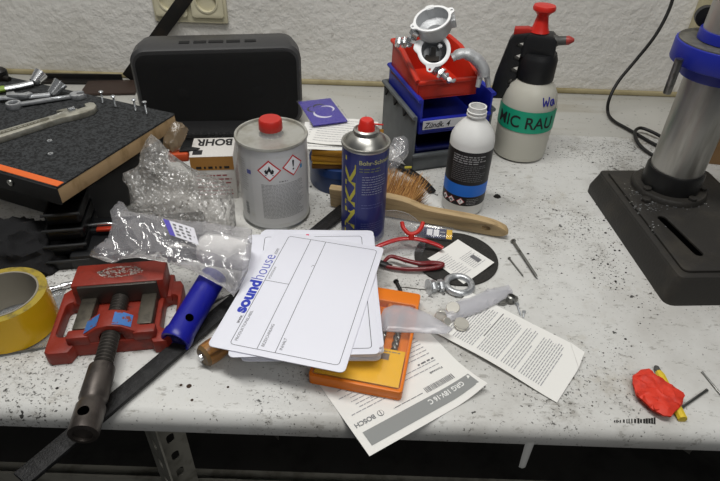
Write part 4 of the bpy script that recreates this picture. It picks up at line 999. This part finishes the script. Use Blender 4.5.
# local frame of the form: x = reading direction, y up; origin at the lower right corner of the card
K = .001; fm = lambda s, t: (s*K, CWD-t*K)
b = MB(); b.curve([rrect(CLN, CWD, .006, 5, CLN/2, CWD/2)], 0, .0011, CARD, None, .0002)
zz_ = lambda x, y: (x, y, .0013)
def L_(s0, t0, s1, t1, w=.0006): b.line(fm(s0, t0), fm(s1, t1), w, LN, zz_)
P = rrect(.194, .118, .004, 4, (8+202)/2*K, CWD-(22+140)/2*K)
for i in range(len(P)): b.line(P[i], P[(i+1) % len(P)], .0006, LN, zz_)
L_(8, 52, 202, 52); L_(8, 72, 202, 72); L_(112, 22, 112, 52)
def W_(body, s, t, fit, m, tall=None, bold=0.): x, y = fm(s, t); b.text(body, m, .01, fit=fit*K, tall=tall*K if tall else None, bold=bold, mp=zz_, x=x, y=y)
W_('www.', 38, 20, 13, GREY_INK, 3.2, .01); W_('sound', 54, 19.5, 55, SBL, 15, .045); W_('house', 111, 19.5, 48, LBL, 14.5, -.006); W_('.com', 161, 19, 12, GREY_INK, 3.4)
W_('PRODUKTIONSLABEL', 14, 28, 46, GREY_INK, 3.2); W_('POSITION', 116, 27.5, 22, GREY_INK, 2.8); W_('BEZEICHNUNG', 13, 58, 33, GREY_INK, 3.2); W_('INHALT', 13, 78, 17, GREY_INK, 3.2)
L_(150, 68, 153, 70, .0005); L_(153, 70, 151, 71.5, .0005)
tag(b.obj('white_card', None, M), 'topmost white card turned askew, printed with blue lettering and an empty form', 'card')

# ------------------------------------------------------------------ orange drill-bit case
z0 = .0024
k0, k1, k2 = at(401, 401, z0), at(314, 384, z0), at(424, 300, z0)
dx = (k0-k1); dx.z = 0; dx.normalize(); dy = Vector((-dx.y, dx.x, 0)); cwid = .100; clen = .153
M = Matrix((dx, dy, Vector((0, 0, 1)))).transposed().to_4x4(); M.translation = Vector((k0.x, k0.y, TOP+z0)) - dx*cwid
dc = thing('drill_bit_case', 'flat orange drill bit case with a yellow label under the white cards', 'case', M)
ORP = pm('case_orange', '#e0760a', .4); YLB = pm('case_yellow', '#ecb408', .45)
b = MB(); hole = rrect(.026, .007, .003, 4, .064, clen-.0085)
b.curve([rrect(cwid, clen, .004, 4, cwid/2, clen/2), hole], 0, .002, ORP, None, .0004)
b.curve([rrect(cwid, clen, .004, 4, cwid/2, clen/2), rrect(cwid-.007, clen-.026, .003, 4, cwid/2, clen/2-.009)], .002, .013, ORP, None, .0008); b.obj('tray', dc)
b = MB(); b.box((cwid/2, .031, .0115), (cwid-.009, .050, .002), YLB, bev=.0003)
lt = lambda x, y: (x, y, .0127)
b.quad(.070, .040, .079, .049, pm('case_photo', '#7a6a60', .6), lt); b.lines(.066, .050, .09, .054, 1, .0012, GREY_INK, lt, rag=0)
b.quad(.02, .046, .055, .052, INK, lt); b.obj('yellow_label', dc)
for i in range(3):
    s = thing('drill_bit', ['drill bit nearest the case\'s right side', 'second drill bit from the case\'s right side', 'third drill bit from the case\'s right side', 'fourth drill bit from the case\'s right side', 'drill bit at the far left inside the case'][i].replace("case's", 'orange case'), 'drill bit', M @ T(cwid-.018-i*.016, .060, .0065), 'drill bits inside the orange case')
    r = .0042-.0005*i
    b = MB(); n = 12; vs = []; H_ = 40
    for j in range(H_+1):
        a0 = j*.42
        for q_ in range(n): a = 2*PI*q_/n; rr = r*(.62+.38*abs(math.cos(a))**.6); vs.append((rr*math.cos(a+a0), j*.055/H_, rr*math.sin(a+a0)))
    b.add(vs, [[j*n+i_, j*n+(i_+1) % n, (j+1)*n+(i_+1) % n, (j+1)*n+i_] for j in range(H_) for i_ in range(n)]+[[i_ for i_ in range(n)], [H_*n+i_ for i_ in range(n)]], STEEL); b.obj('flute', s)
    b = MB(); b.lathe([(0, 0), (r*.9, 0), (r*.9, .028), (0, .028)], pm('shank_orange', '#c8742a', .4, .3), T(0, .054, 0, rx=-90), 14); b.obj('shank', s)
b = MB(); b.curve([rrect(cwid-.004, clen-.024, .003, 4, cwid/2, clen/2-.009)], .0132, .0138, film('case_lid', '#f0e6dc', .02, .08, .05)); b.obj('clear_lid', dc)
# ------------------------------------------------------------------ printed sheets
def page(name, lab, M, w, h, fn, draw, grp=None, m=None, nu=12, nv=12, mask=None):
    b = MB(); b.sheet(lambda u, v: fn(u*w, v*h), nu, nv, m or PAPER, .0003)
    draw(b, lambda x, y: tuple(Vector(fn(x, y))+Vector((0, 0, .00035)))); return tag(b.obj(name, None, M), lab, 'paper', grp)
# manual sheet whose corner hangs over the front edge, upside down to the camera
a0, a1, a2, a3 = at(484, 390), at(371, 458), at(318, 388), at(422, 341)
dx = ((a1-a0)+(a2-a3)); dx.z = 0; dx.normalize(); dy = Vector((-dx.y, dx.x, 0))
if dy.y > 0: pass
w_, h_ = .148, .180
M = Matrix((dx, dy, Vector((0, 0, 1)))).transposed().to_4x4(); M.translation = (a0+a1)/2 - dx*w_/2 - dy*h_ + Vector((0, 0, .0006))
# local: x from the right photo corner towards the tip, y up the page (towards the camera), page top at y = h_
MB_ = pm('manual_grey', '#8b8d8c', .7); MW = pm('manual_white', '#e6e6e4', .7)
def draw(b, mp):
    up2 = lambda x, y: tuple(Vector(mp(x, y))+Vector((0, 0, .0003)))
    b.quad(.004, h_-.025, .140, h_-.008, MB_, mp, n=10)
    b.text('GRG 18V-16 C', MW, .01, fit=.046, tall=.0062, bold=.02, mp=up2, x=.016, y=h_-.0215)
    b.text('BOSCH', pm('bosch_grey', '#7d7e80', .8), .01, fit=.0235, tall=.0055, bold=.03, mp=mp, x=.119, y=h_-.037)
    for R_, m in ((.0036, GREY_INK), (.0030, PAPER)): b.poly([(.112+x, h_-.0345+y) for x, y in circ(R_, 20)], m, mp if m is GREY_INK else up2)
    b.line((.112, h_-.037), (.112, h_-.032), .0009, GREY_INK, lambda x, y: tuple(Vector(mp(x, y))+Vector((0, 0, .0005))))
    rg = random.Random(2); x = .018
    while x < .056:
        q = rg.uniform(.0003, .0011); b.quad(x, h_-.0365, x+q, h_-.0295, GREY_INK, mp); x += q+rg.uniform(.0004, .0009)
    b.lines(.06, h_-.034, .10, h_-.030, 1, .0008, GREY_INK, mp, rag=.2, rnd=rg)
    b.text('Русский', GREY_INK, .005, fit=.017, tall=.0032, bold=.03, mp=mp, x=.020, y=h_-.050)
    b.lines(.020, h_-.0665, .042, h_-.0625, 1, .002, GREY_INK, mp, rag=0, word=.006, rnd=rg)
    b.lines(.020, h_-.160, .090, h_-.070, 17, .0011, PALE_INK, mp, rag=.45, rnd=rg)
    b.lines(.020, h_-.064, .12, h_-.052, 2, .001, PALE_INK, mp, rag=.3, rnd=rg)
    b.lines(.095, h_-.130, .140, h_-.045, 18, .001, PALE_INK, mp, rag=.3, rnd=rg)
mfn = lambda x, y: (x, y, .0004+.012*max(0, (.045-x)/.045)**2*max(0, (y-h_+.05)/.05)**1.5)
page('manual_sheet', 'printed manual sheet with a grey title band, its tip hanging over the bench edge', M, w_, h_, mfn, draw)
# folded leaflet, right
a0, a1, a2, a3 = at(431, 332), at(559, 405), at(590, 356), at(492, 309)
M = flat(a0+Vector((0, 0, .0006)), a1); w_, h_ = (a1-a0).length, .098
w_ = .157; h_ = .088
lfn = lambda x, y: (x, y, .0012+.004*math.sin(PI*min(1, x/w_))**2*(1-y/h_)+.0025*(x/w_)*(y/h_)+.002*(1-x/w_)**2)
def draw(b, mp):
    rg = random.Random(12)
    R9 = lambda x, y: mp(y, x) if 0 else mp(x, y)
    # print runs across the short side
    sw = lambda x, y: mp(y, h_-x)
    x = .012
    for blk in ((.010, .020), (.023, .051), (.055, .082), (.085, .104), (.107, .136)):
        n = max(2, int((blk[1]-blk[0])/.0028))
        for k in range(n):
            yy = blk[0]+(blk[1]-blk[0])*(k+.5)/n; xx = .008; end = h_-.008-(.03*rg.random() if k == n-1 else .006*rg.random())
            while xx < end:
                q = min(rg.uniform(.003, .009), end-xx); b.quad(yy-.0005, xx, yy+.0005, xx+q, PALE_INK, mp); xx += q+.001
    for yy in (.0215, .053): b.quad(yy-.0006, .03, yy+.0006, h_-.008, GREY_INK, mp)
b = MB(); cut = .030
b.sheet(lambda u, v: lfn(u*w_*(1 if v < 1-cut/h_ else 1-(v-1+cut/h_)*h_/cut*cut/w_*.75), v*h_), 22, 18, PAPER, .0005)
draw(b, lambda x, y: tuple(Vector(lfn(x, y))+Vector((0, 0, .0004))))
c1 = Vector(lfn(w_, h_-cut)); c2 = Vector(lfn(w_-cut*.75, h_)); e = Vector((-.012, -.010, .004))
b.add([c1+Vector((0, 0, .0006)), c2+Vector((0, 0, .0006)), (c1+c2)/2+Vector((.008, .007, .005))], [[0, 1, 2]], PAPER)
tag(b.obj('leaflet', None, M), 'white folded leaflet of small print with a creased corner, front right of the clutter', 'paper')
# ------------------------------------------------------------------ grinding disc with square paper on it
c = at(456, 258, .001); M = base((c.x, c.y, TOP+.0004), 12)
gd = thing('grinding_disc', 'round dark grinding disc lying flat under the square white slip', 'disc', M)
b = MB(); b.curve([circ(.0575, 72), circ(.0155, 32)], 0, .0022, pm('disc_grit', '#2c2b29', .9, col2='#3b3936', ns=300, bump=.6, bs=900), None, .0004); b.obj('abrasive_wheel', gd)
b = MB(); b.curve([circ(.0155, 32), circ(.0112, 32)], -.0001, .0026, ZINC, None, .0003); b.obj('metal_bush', gd)
a0, a1, a2 = at(427.7, 257, .006), at(464, 282, .006), at(492, 262, .006); w_, h_ = (a1-a0).length, (a2-a1).length
M = flat(a0, a1); M.translation.z = TOP+.0031
sfn = lambda x, y: (x, y, .0005+.004*(y/h_)**2+.0012*math.sin(x*60)*(1-y/h_))
def draw(b, mp):
    rg = random.Random(21); sw = lambda x, y: mp(w_-y, x)
    for q in ((.006, .010, h_*.48, w_-.010, 12), (h_*.53, w_*.42, h_*.93, w_-.010, 9)): b.lines(q[0], q[1], q[2], q[3], q[4], .0008, PALE_INK, lambda x, y: mp(y, x), rag=.25, word=.004, rnd=rg)
    b.quad(w_*.55, h_*.74, w_*.78, h_*.86, GREY_INK, mp)
page('instruction_slip', 'square white slip of small print lying on the dark grinding disc', M, w_, h_, sfn, draw, nu=8, nv=8)

# ------------------------------------------------------------------ pliers with red handles
RH = pm('grip_red', '#b01c20', .35, coat=.3); RHD = pm('grip_dark_red', '#6d141a', .35, coat=.3)
o = at(382, 258, .006)
pl = thing('pliers', 'pliers with glossy red handles between the white cards and the grinding disc', 'pliers', Matrix.Translation(o))
P = lambda l: [at(x, y, z)-o for x, y, z in l]
b = MB(); b.tube(spl(P([(372, 249, .012), (385, 243.5, .016), (398, 239.5, .018), (411, 238.5, .019), (424, 240.5, .018), (436, 244.5, .014), (443, 248, .012)]), 5), [.0028, .0034, .0036, .0034, .0034, .0034, .0034, .003], RH, 12, flatten=.7); h1 = b.obj('upper_handle', pl)
b = MB(); b.tube(spl(P([(402, 222.5, .034), (403.5, 228, .031), (408, 233, .027), (412.5, 234, .026), (418, 231.5, .028), (421.5, 227, .031), (423, 222.5, .034)]), 5), .0030, pm('hook_red', '#c32a22', .4), 12); b.tube(P([(411.5, 234, .026), (411, 239, .019)]), .0042, pm('hook_red'), 12); b.obj('fork_hook', pl)
b = MB(); b.tube(spl(P([(384, 262, .008), (390, 256.5, .011), (398, 258, .012), (408, 261, .012), (420, 263.5, .012), (433, 263, .011), (443, 264.5, .010), (437, 267.5, .008), (424, 269, .007), (408, 269.5, .006), (394, 268, .006), (386, 266.5, .006)]), 5), [.0026, .0028, .003, .0032, .0034, .0036, .0034, .0034, .0032, .003, .0028, .0026], RHD, 12, flatten=.8); b.obj('lower_handle', pl)
b = MB(); b.tube(spl(P([(360, 256, .008), (372, 260, .008), (384, 264, .007), (392, 266.5, .006)]), 4), [.007, .006, .005, .0035], BLK, 12, flatten=.6); b.tube(P([(374, 248, .012), (366, 254, .009)]), .004, STEEL, 10); b.obj('jaw', pl)
# blade packet leaning against the brush
q0, q1, q2, q3 = at(416.5, 236, .006), at(451.5, 240, .006), at(455.7, 231, .016), at(421, 226.5, .016)
X = (q1-q0); Lx = X.length; X.normalize(); Yv = (q3-q0); Yv = (Yv-X*Yv.dot(X)); Ly = Yv.length; Yv.normalize(); Zv = X.cross(Yv)
M = Matrix((X, Yv, Zv)).transposed().to_4x4(); M.translation = q0
bp = thing('blade_packet', 'clear plastic packet with a navy label leaning against the brush handle', 'packet', M)
b = MB(); b.box((Lx/2, Ly/2, 0), (Lx, Ly, .0012), pm('navy_label', '#23294e', .5), bev=.0002)
f2 = lambda x, y: (x, y, .0008)
b.quad(Lx*.28, Ly*.25, Lx*.44, Ly*.85, WHITE, f2); b.quad(Lx*.47, Ly*.25, Lx*.63, Ly*.85, WHITE, f2); b.quad(Lx*.84, 0.0005, Lx*.999, Ly-.0005, pm('packet_yellow', '#e6b614', .5), f2)
b.lines(Lx*.66, Ly*.2, Lx*.82, Ly*.8, 2, .002, PALE_INK, f2, rag=.2, rnd=random.Random(1)); b.obj('label', bp)
b = MB(); b.box((Lx*.25, Ly*.55, .0), (Lx*1.55, Ly*1.35, .005), film('blister', '#d8d8dc', .08, .1, .08), bev=.001); b.obj('blister', bp)
# clear round lid between spray can and pliers
q = at(404, 240, .012); cl = MB(); M = Matrix.Translation((q.x-.014, q.y+.004, TOP+.010)) @ T(rx=24, rz=4)
cl.lathe([(0, 0), (.044, .0), (.0455, .0015), (.0455, .004), (.044, .004), (.0435, .0015), (0, .0012)], film('clear_lid', '#d5d6dc', .10, .08, .35), None, 48); tag(cl.obj('plastic_cover', None, M), 'clear round plastic lid propped between the spray can and the pliers', 'lid')

# ------------------------------------------------------------------ ring bolt, magnets, translucent strips
c = at(459, 284, .006); rb = thing('ring_bolt', 'steel ring bolt with nuts lying at the near edge of the grinding disc', 'ring bolt', base((c.x, c.y, TOP+.0048), 8))
b = MB(); b.tube([(.0165*math.cos(a*PI/20), .0165*math.sin(a*PI/20), .0) for a in range(40)], .0046, ZINC, 12, closed=True); b.obj('ring', rb)
b = MB(); b.lathe([(.004, 0), (.004, .026), (0, .026)], ZINC, frame((-.015, -.002, .0005), (-.045, -.006, .0015)), 14); b.obj('bolt_shank', rb)
for xx, r in ((-.022, .0085), (-.032, .0082)):
    b = MB(); b.curve([hexpoly(r, .3), circ(.0038, 12)], 0, .006, ZINC, frame((xx, -.0025, .003), (xx-.02, -.0055, .003)), .0006); b.obj('hex_nut', rb)
b = MB(); b.lathe([(.004, 0), (.0105, .0), (.0105, .0016), (.004, .0016)], ZINC, frame((-.041, -.006, .0045), (-.06, -.009, .006)), 24); b.obj('washer', rb)
MLK = film('milky_plastic', '#dcdce4', .48, .3, .25, bump=.15, bs=90)
q = [at(*p, .017) for p in ((382, 328), (390, 308), (440, 318), (452, 333), (383, 331))]
zs = .0165
def strip(name, lab, pts, z, hgt, sd, m, seedw=0., tilt=None):
    W = [at(*p, z) for p in pts]; o_ = W[0]; M = Matrix.Translation((o_.x, o_.y, TOP+z))
    b = MB(); b.pillow([(p.x-o_.x, p.y-o_.y) for p in W], hgt, m, None, .0045, low=.15, ns=28, amp=.5, seed=sd, fall=.012)
    return b, M
b, M = strip('plastic_strip', '', [(383, 331), (380, 318), (384, 309), (394, 305), (410, 307), (426, 313), (440, 321), (452, 329), (446, 334), (420, 333)], .0165, .004, 2., MLK)
tag(b.obj('plastic_strip', None, M), 'milky rounded plastic flap lying across the orange case', 'plastic flap')
b, M = strip('', '', [(440, 317), (452, 303), (470, 298), (488, 290), (508, 285), (513, 293), (498, 303), (480, 312), (462, 318), (450, 322)], .006, .006, 5., MLK)
tag(b.obj('plastic_strip', None, M), 'milky plastic strip running from the steel discs towards the wing bolt', 'plastic strip')
GRD = 'small steel discs by the milky plastic'
NK = pm('nickel', '#e2dfd6', .25, .7)
def disc(x, y, z, r, lab, tx=0, ty=0):
    q = at(x, y, z); b = MB(); b.lathe([(0, 0), (r-.0006, 0), (r, .0006), (r, .0034), (r-.0006, .004), (0, .004)], NK, None, 28); o = b.obj('steel_disc', None, Matrix.Translation(q) @ T(rx=tx, ry=ty)); return tag(o, lab, 'magnet', GRD)
disc(453, 309, .010, .0085, 'shiny steel disc farthest from the camera of those on the milky plastic', 14, -10); disc(461, 325, .0065, .0090, 'shiny steel disc nearest the camera, lying on the leaflet end', 8, 6); disc(441, 316, .012, .0072, 'shiny steel disc leaning at the left of the group of discs', 58, -30); disc(446, 322, .013, .005, 'smallest shiny steel disc in the middle of the group', 30, 20)

# ------------------------------------------------------------------ loose nails, screws and other bits on the bench
def lying(nm, lab, p, q, r, hr, z=None, group=None, mat=None, flat_head=True, cat=None):
    z = z if z is not None else hr*.72; a, c_ = at(*p, z), at(*q, r+.0004); s = screw(nm, (a-c_).length, lab, frame(c_, a), r, hr, group, mat, True, flat_head)
    if cat: s['category'] = cat
    return s
def nail(nm, lab, p, q, r, hr, mat=STEEL):
    a, c_ = at(*p, hr*.8), at(*q, r+.0003); L = (a-c_).length; s = thing(nm, lab, 'nail', frame(c_, a))
    b = MB(); b.lathe([(0, 0), (r, r*3), (r, L-.0015)], mat, None, 12); b.obj('shank', s); b = MB(); b.lathe([(r, L-.002), (hr, L-.0012), (hr, L), (0, L+.0003)], mat, None, 14); b.obj('head', s); return s
nail('nail', 'long thick nail lying on the bench to the right of the grinding disc', (513, 241), (538, 279), .0021, .0042)
nail('nail', 'shorter thin nail lying parallel beside the long thick one', (509, 258), (524, 277), .0011, .0022)
nail('nail', 'thin nail poking out from the red tape scrap', (707, 390), (678, 410), .0016, .0018)
nail('nail', 'grey sliver of nail at the right edge above the red tape scrap', (702, 372), (722, 396), .0012, .0013)
lying('machine_screw', 'small dark screw bit lying between the pliers and the ring bolt', (396, 281.5), (402, 293), .0024, .0036, mat=GUN)
lying('wood_screw', 'screw standing askew beside the wing bolt, near the leaflet', (517, 304), (521, 316), .0012, .0026)
lying('wood_screw', 'short screw nearest the top corner of the leaflet', (524, 312), (523, 318), .0011, .0024)
c = at(510, 302, 0); wb = thing('wing_bolt', 'dull wing bolt lying beside the top corner of the leaflet', 'wing bolt', base((c.x, c.y, TOP+.004), 20))
b = MB(); b.lathe([(.0026, -.004), (.0060, -.003), (.0052, .006), (.0030, .007), (.0028, .003), (0, .003)], STEEL, None, 18); b.obj('hub', wb)
b = MB(); b.curve([[(-.005, -.003), (-.012, -.0045), (-.0175, -.002), (-.0165, .003), (-.011, .004), (-.005, .003)]], -.003, .0005, STEEL, None, .0008); b.obj('wing', wb)
b = MB(); b.curve([[(.005, -.003), (.005, .003), (.009, .0045), (.011, .002), (.010, -.002)]], -.003, .0015, STEEL, None, .0008); b.obj('wing', wb)
p0, p1 = at(474, 247, .003), at(506, 242, .003)
p0, p1 = at(118, 0), at(119, 0)
p0, p1 = at(396, 286, .0012), at(432, 290, .0012); b = MB(); b.tube([p0, p1], .0008, STEEL, 8); tag(b.obj('wire_pin'), 'thin wire pin lying between the screw bit and the ring bolt', 'pin')
p0, p1 = at(205, 308, .0065), at(239, 289, .012); b = MB(); b.tube(spl([p0, (p0+p1)/2+Vector((0, 0, .001)), p1], 4), .0016, STEEL, 8); tag(b.obj('steel_scriber'), 'thin steel scriber crossing the black bar beside the blue tube', 'scriber')
# dark crumb near the bottle
o = heap('dirt_crumb', at(497, 197, 0), .0045, .0035, .004, pm('dirt', '#1d1a17', .9), 7., .5, sub=3); tag(o, 'dark lump of dirt on the bench right of the cleaner bottle', 'crumb')
# red tape scrap over a yellow pencil stub
RT_ = pm('red_paper_tape', '#d63a26', .6, col2='#b92c1c', ns=60)
M = Matrix.Translation(at(660, 395, .0085)); pts = [(632.5, 384), (633, 376), (640, 370), (649, 369.5), (657, 376), (668, 383), (684, 394), (682, 404), (671, 417), (663, 416), (650, 408), (636, 395)]
W = [at(*p, .0085)-M.translation for p in pts]
b = MB(); b.pillow([(p.x, p.y) for p in W], .0035, RT_, None, .0032, low=.0, ns=110, amp=1.3, seed=1.3, fall=.005); tag(b.obj('red_tape_scrap', None, M), 'crumpled scrap of bright red tape near the front right corner', 'tape scrap')
p0, p1 = at(683, 420, .0035), at(655.5, 366, .0035); Lp = (p1-p0).length
ps = thing('yellow_stub', 'yellow pointed stub with a grey tip under the red tape scrap', 'stub', frame(p0, p1))
b = MB(); b.lathe([(0, 0), (.0048, .0005), (.0048, Lp*.8), (.0030, Lp*.9), (0, Lp*.9)], pm('stub_yellow', '#d8bb2e', .5), None, 8); b.obj('body', ps)
b = MB(); b.lathe([(.0032, Lp*.88), (.0030, Lp*.97), (.0015, Lp), (0, Lp)], pm('stub_tip', '#4d4d4b', .5), None, 12); b.obj('tip', ps)
# white hook under the bench edge
hq = at(531, 452); b = MB(); x0 = atY(531, 446, .335); 
b.sheet(lambda u, v: (x0.x-.0048+u*.0096*(1-.25*v), (.3392-.004*v)-.0015*math.sin(u*PI), TOP-.021-.040*v), 4, 8, pm('hook_white', '#c9c9c6', .5), .0012)
tag(b.obj('cable_tie_end'), 'short white strap end hanging down at the bench front edge', 'strap')
# drilled holes and stains worn into the front of the bench top
b = MB(); rg = random.Random(17)
for x, y, r in ((189, 386, .0028), (181, 385, .0016), (228, 387, .0014), (192, 400, .0016), (104, 407, .0022), (110, 395, .0012), (360, 335, .001)):
    q = at(x, y, .0002); b.poly([(q.x+a, q.y+c_, q.z) for a, c_ in circ(r, 14)], pm('hole_rust', '#3a2a20', .9), lambda x, y, z: (x, y, z))
x = 614
while x < 655:
    k = (x-614)/41; hh = rg.uniform(1, 2.2)+2.2*k; w0 = rg.uniform(.6, 1.6)+k
    q = [at(px, py, .0002) for px, py in ((x, 421.2-hh+rg.random()), (x+w0, 421.6-hh), (x+w0, 421.6+hh*.6), (x, 421.2+hh*.6))]; b.add(q, [[0, 1, 2, 3]], pm('black_scuff', '#191816', .8)); x += w0+rg.uniform(.2, 1.8)*(1.3-k)
o = b.obj('bench_wear', bench, bench.matrix_world.inverted()); o['label'] = 'dark scuff and small drilled holes'

# ------------------------------------------------------------------ bubble wrap and the clear bag, lying over the left clutter
def bag(pix, pt, nrm, hgt, m, step, seed, low, ns, amp, fall):
    nv = Vector(nrm).normalized(); xv = Vector((1, 0, 0)); xv = (xv-nv*xv.dot(nv)).normalized(); yv_ = nv.cross(xv)
    M = Matrix((xv, yv_, nv)).transposed().to_4x4(); M.translation = pt; inv = M.inverted()
    b = MB(); b.pillow([tuple((inv @ onplane(*p, pt, nv)))[:2] for p in pix], hgt, m, None, step, low, ns, amp, seed, fall); return b, M
BW_ = film('bubble_wrap', '#d4d2ce', .30, .2, .32, bump=.9, bs=150, bubble=True)
b, M = bag([(128, 188), (122, 180), (126, 172), (139, 166), (140, 152), (146, 140), (151, 134), (160, 141), (170, 152), (180, 160), (192, 168), (206, 173), (222, 180), (231, 187), (235, 205), (236, 226), (228, 233), (205, 232), (180, 226), (160, 222), (140, 215), (130, 204)],
           at(180, 229, .018), (0, -.78, .62), .020, BW_, .0045, 1.7, .5, 30, .8, .022)
tag(b.obj('bubble_wrap', None, M), 'crumpled sheet of bubble wrap between the carpeted board and the solvent can', 'bubble wrap')
CBG = film('clear_bag_big', '#dcdbe0', .24, .10, .32, bump=.6, bs=45)
PBp = at(175, 262, .066)
b, M = bag([(90, 256), (96, 247), (108, 238), (112, 222), (110, 211), (117, 204), (124, 203), (130, 212), (150, 215), (170, 219), (200, 222), (230, 226), (252, 229), (252, 240), (251, 256), (247, 272), (239, 289), (233, 297), (225, 288), (205, 278), (185, 268), (165, 262), (140, 258), (124, 259), (112, 263)],
           PBp, (.12, -.42, .88), .017, CBG, .0048, 6.1, .45, 34, .95, .03)
big = thing('clear_bag', 'large crumpled clear plastic bag lying over the red vise and blue tube', 'bag', M)
b.obj('film', big)
# sticker on the bag
iv = M.inverted(); nv = M.to_3x3().col[2]; Q = [iv @ onplane(*p, PBp+nv*.019, nv) for p in ((170, 235), (199, 245), (194, 228), (163, 219))]
b = MB(); S = lambda u, v: tuple(Q[0]*(1-u)*(1-v)+Q[1]*u*(1-v)+Q[2]*u*v+Q[3]*(1-u)*v+Vector((0, 0, .001*math.sin(u*PI))))
b.sheet(lambda u, v: S(u, v), 8, 4, pm('sticker', '#d3d2da', .5), .0003)
e_ = lambda u, v: tuple(Vector(S(u, v))+Vector((0, 0, .0005)))
b.quad(0, 0, .2, 1, pm('sticker_violet', '#4436a8', .5), e_, n=3)
rg = random.Random(6)
for i in range(4): b.lines(.28, .12+.2*i, .92, .27+.2*i, 1, .10, GREY_INK, e_, rag=.2, word=.12, rnd=rg)
b.obj('sticker', big)
# white foam roll inside the bag's right half
p0, p1 = at(198, 247, .058), at(249, 256, .048)
b = MB(); b.lathe([(0, 0), (.013, .001), (.019, .008), (.0205, .03), (.020, (p1-p0).length-.004), (.014, (p1-p0).length), (0, (p1-p0).length)], pm('white_foam', '#f0eeec', .9, bump=.5, bs=300), frame(p0, p1), 28); tag(b.obj('foam_roll'), 'white foam roll inside the right half of the clear bag', 'foam')

KW = film('brownish_wrapper', '#a8967c', .55, .25, .35, bump=.5, bs=140, tint='#cbb89c')
b, M = bag([(163, 146), (164, 138), (169, 128), (175, 121), (182, 123), (188, 130), (185, 140), (180, 148), (172, 152)], at(174, 152, .075), (.1, -.75, .65), .010, KW, .004, 3.3, .5, 60, .9, .012)
tag(b.obj('wrapper', None, M), 'crumpled brownish clear wrapper beside the carton, by the corner of the carpeted board', 'wrapper')

# grit and filings lying on the bench, thickest by the drill base and behind the bottle
DG = pm('dark_grit', '#1d1a17', .85); DG2 = pm('grey_grit', '#5f5b55', .7)
b = MB(); rg = random.Random(77)
for cx, cy, sx, sy, n in ((604, 262, 9, 9, 90), (615, 280, 10, 8, 50), (590, 235, 16, 14, 60), (560, 215, 40, 25, 90), (520, 150, 35, 18, 90), (590, 150, 26, 10, 70), (495, 190, 14, 14, 40), (540, 250, 45, 30, 60), (640, 330, 40, 25, 45), (560, 320, 40, 30, 30), (480, 385, 20, 8, 25), (540, 420, 60, 12, 25), (320, 200, 12, 8, 30), (650, 300, 14, 8, 30), (620, 350, 12, 6, 25), (410, 282, 14, 10, 16), (150, 400, 70, 14, 20)):
    for i in range(int(n*1.7)):
        p = at(cx+rg.gauss(0, sx), cy+rg.gauss(0, sy), .0002)
        if p.y < .36 or p.y > .98: continue
        s_ = min(.0022, .0004*math.exp(rg.gauss(0, .6))*1.35); a = rg.uniform(0, PI); e = rg.uniform(.35, 1)
        v = [Vector((math.cos(a+t)*s_*rg.uniform(.6, 1.3), math.sin(a+t)*s_*e*rg.uniform(.6, 1.3), 0)) for t in (0, 1.3, 2.6, 3.8, 5.1)]
        v = [p+q for q in v]+[p+q*.5+Vector((0, 0, s_*.5)) for q in v]
        b.add(v, [[5, 6, 7, 8, 9]]+[[k, (k+1) % 5, 5+(k+1) % 5, 5+k] for k in range(5)], DG if rg.random() < .7 else DG2)
tag(b.obj('bench_grit'), 'dark grit and filings scattered over the white bench top', 'grit', kind='stuff')
# ------------------------------------------------------------------ light and camera
def area(name, loc, aim, sx, sy, pw, col=(1, 1, 1)):
    l = bpy.data.lights.new(name, 'AREA'); l.shape = 'RECTANGLE'; l.size = sx; l.size_y = sy; l.energy = pw; l.color = col
    o = bpy.data.objects.new(name, l); COL.objects.link(o); o.location = loc
    o.rotation_euler = (Vector(aim)-Vector(loc)).to_track_quat('-Z', 'Y').to_euler(); return o
area('ceiling_and_fill', (-.15, .42, 2.55), (-.05, .6, .9), 1.3, .22, 34, (1, .985, .95))
area('ceiling_and_fill', (.6, -1.0, 2.55), (0, .6, .9), 1.2, .25, 13, (1, .985, .95))  # fill lamp added at the front to brighten, not a tube of the workshop
wd = bpy.data.worlds.new('room'); SC.world = wd; wd.use_nodes = True
wd.node_tree.nodes['Background'].inputs[0].default_value = (.85, .92, 1, 1); wd.node_tree.nodes['Background'].inputs[1].default_value = .07
cd = bpy.data.cameras.new('camera'); cd.sensor_width = 36; cd.lens = F*36/720; cd.clip_start = .01
co = bpy.data.objects.new('camera', cd); COL.objects.link(co)
MM = Matrix((RT, UP, -_f)).transposed().to_4x4(); MM.translation = CAM; co.matrix_world = MM; SC.camera = co
vs = SC.view_settings; vs.view_transform = 'Standard'; vs.look = 'None'; vs.exposure = -.58; vs.gamma = 1; vs.use_curve_mapping = False
SC.render.film_transparent = False
SC.cycles.transparent_max_bounces = 24
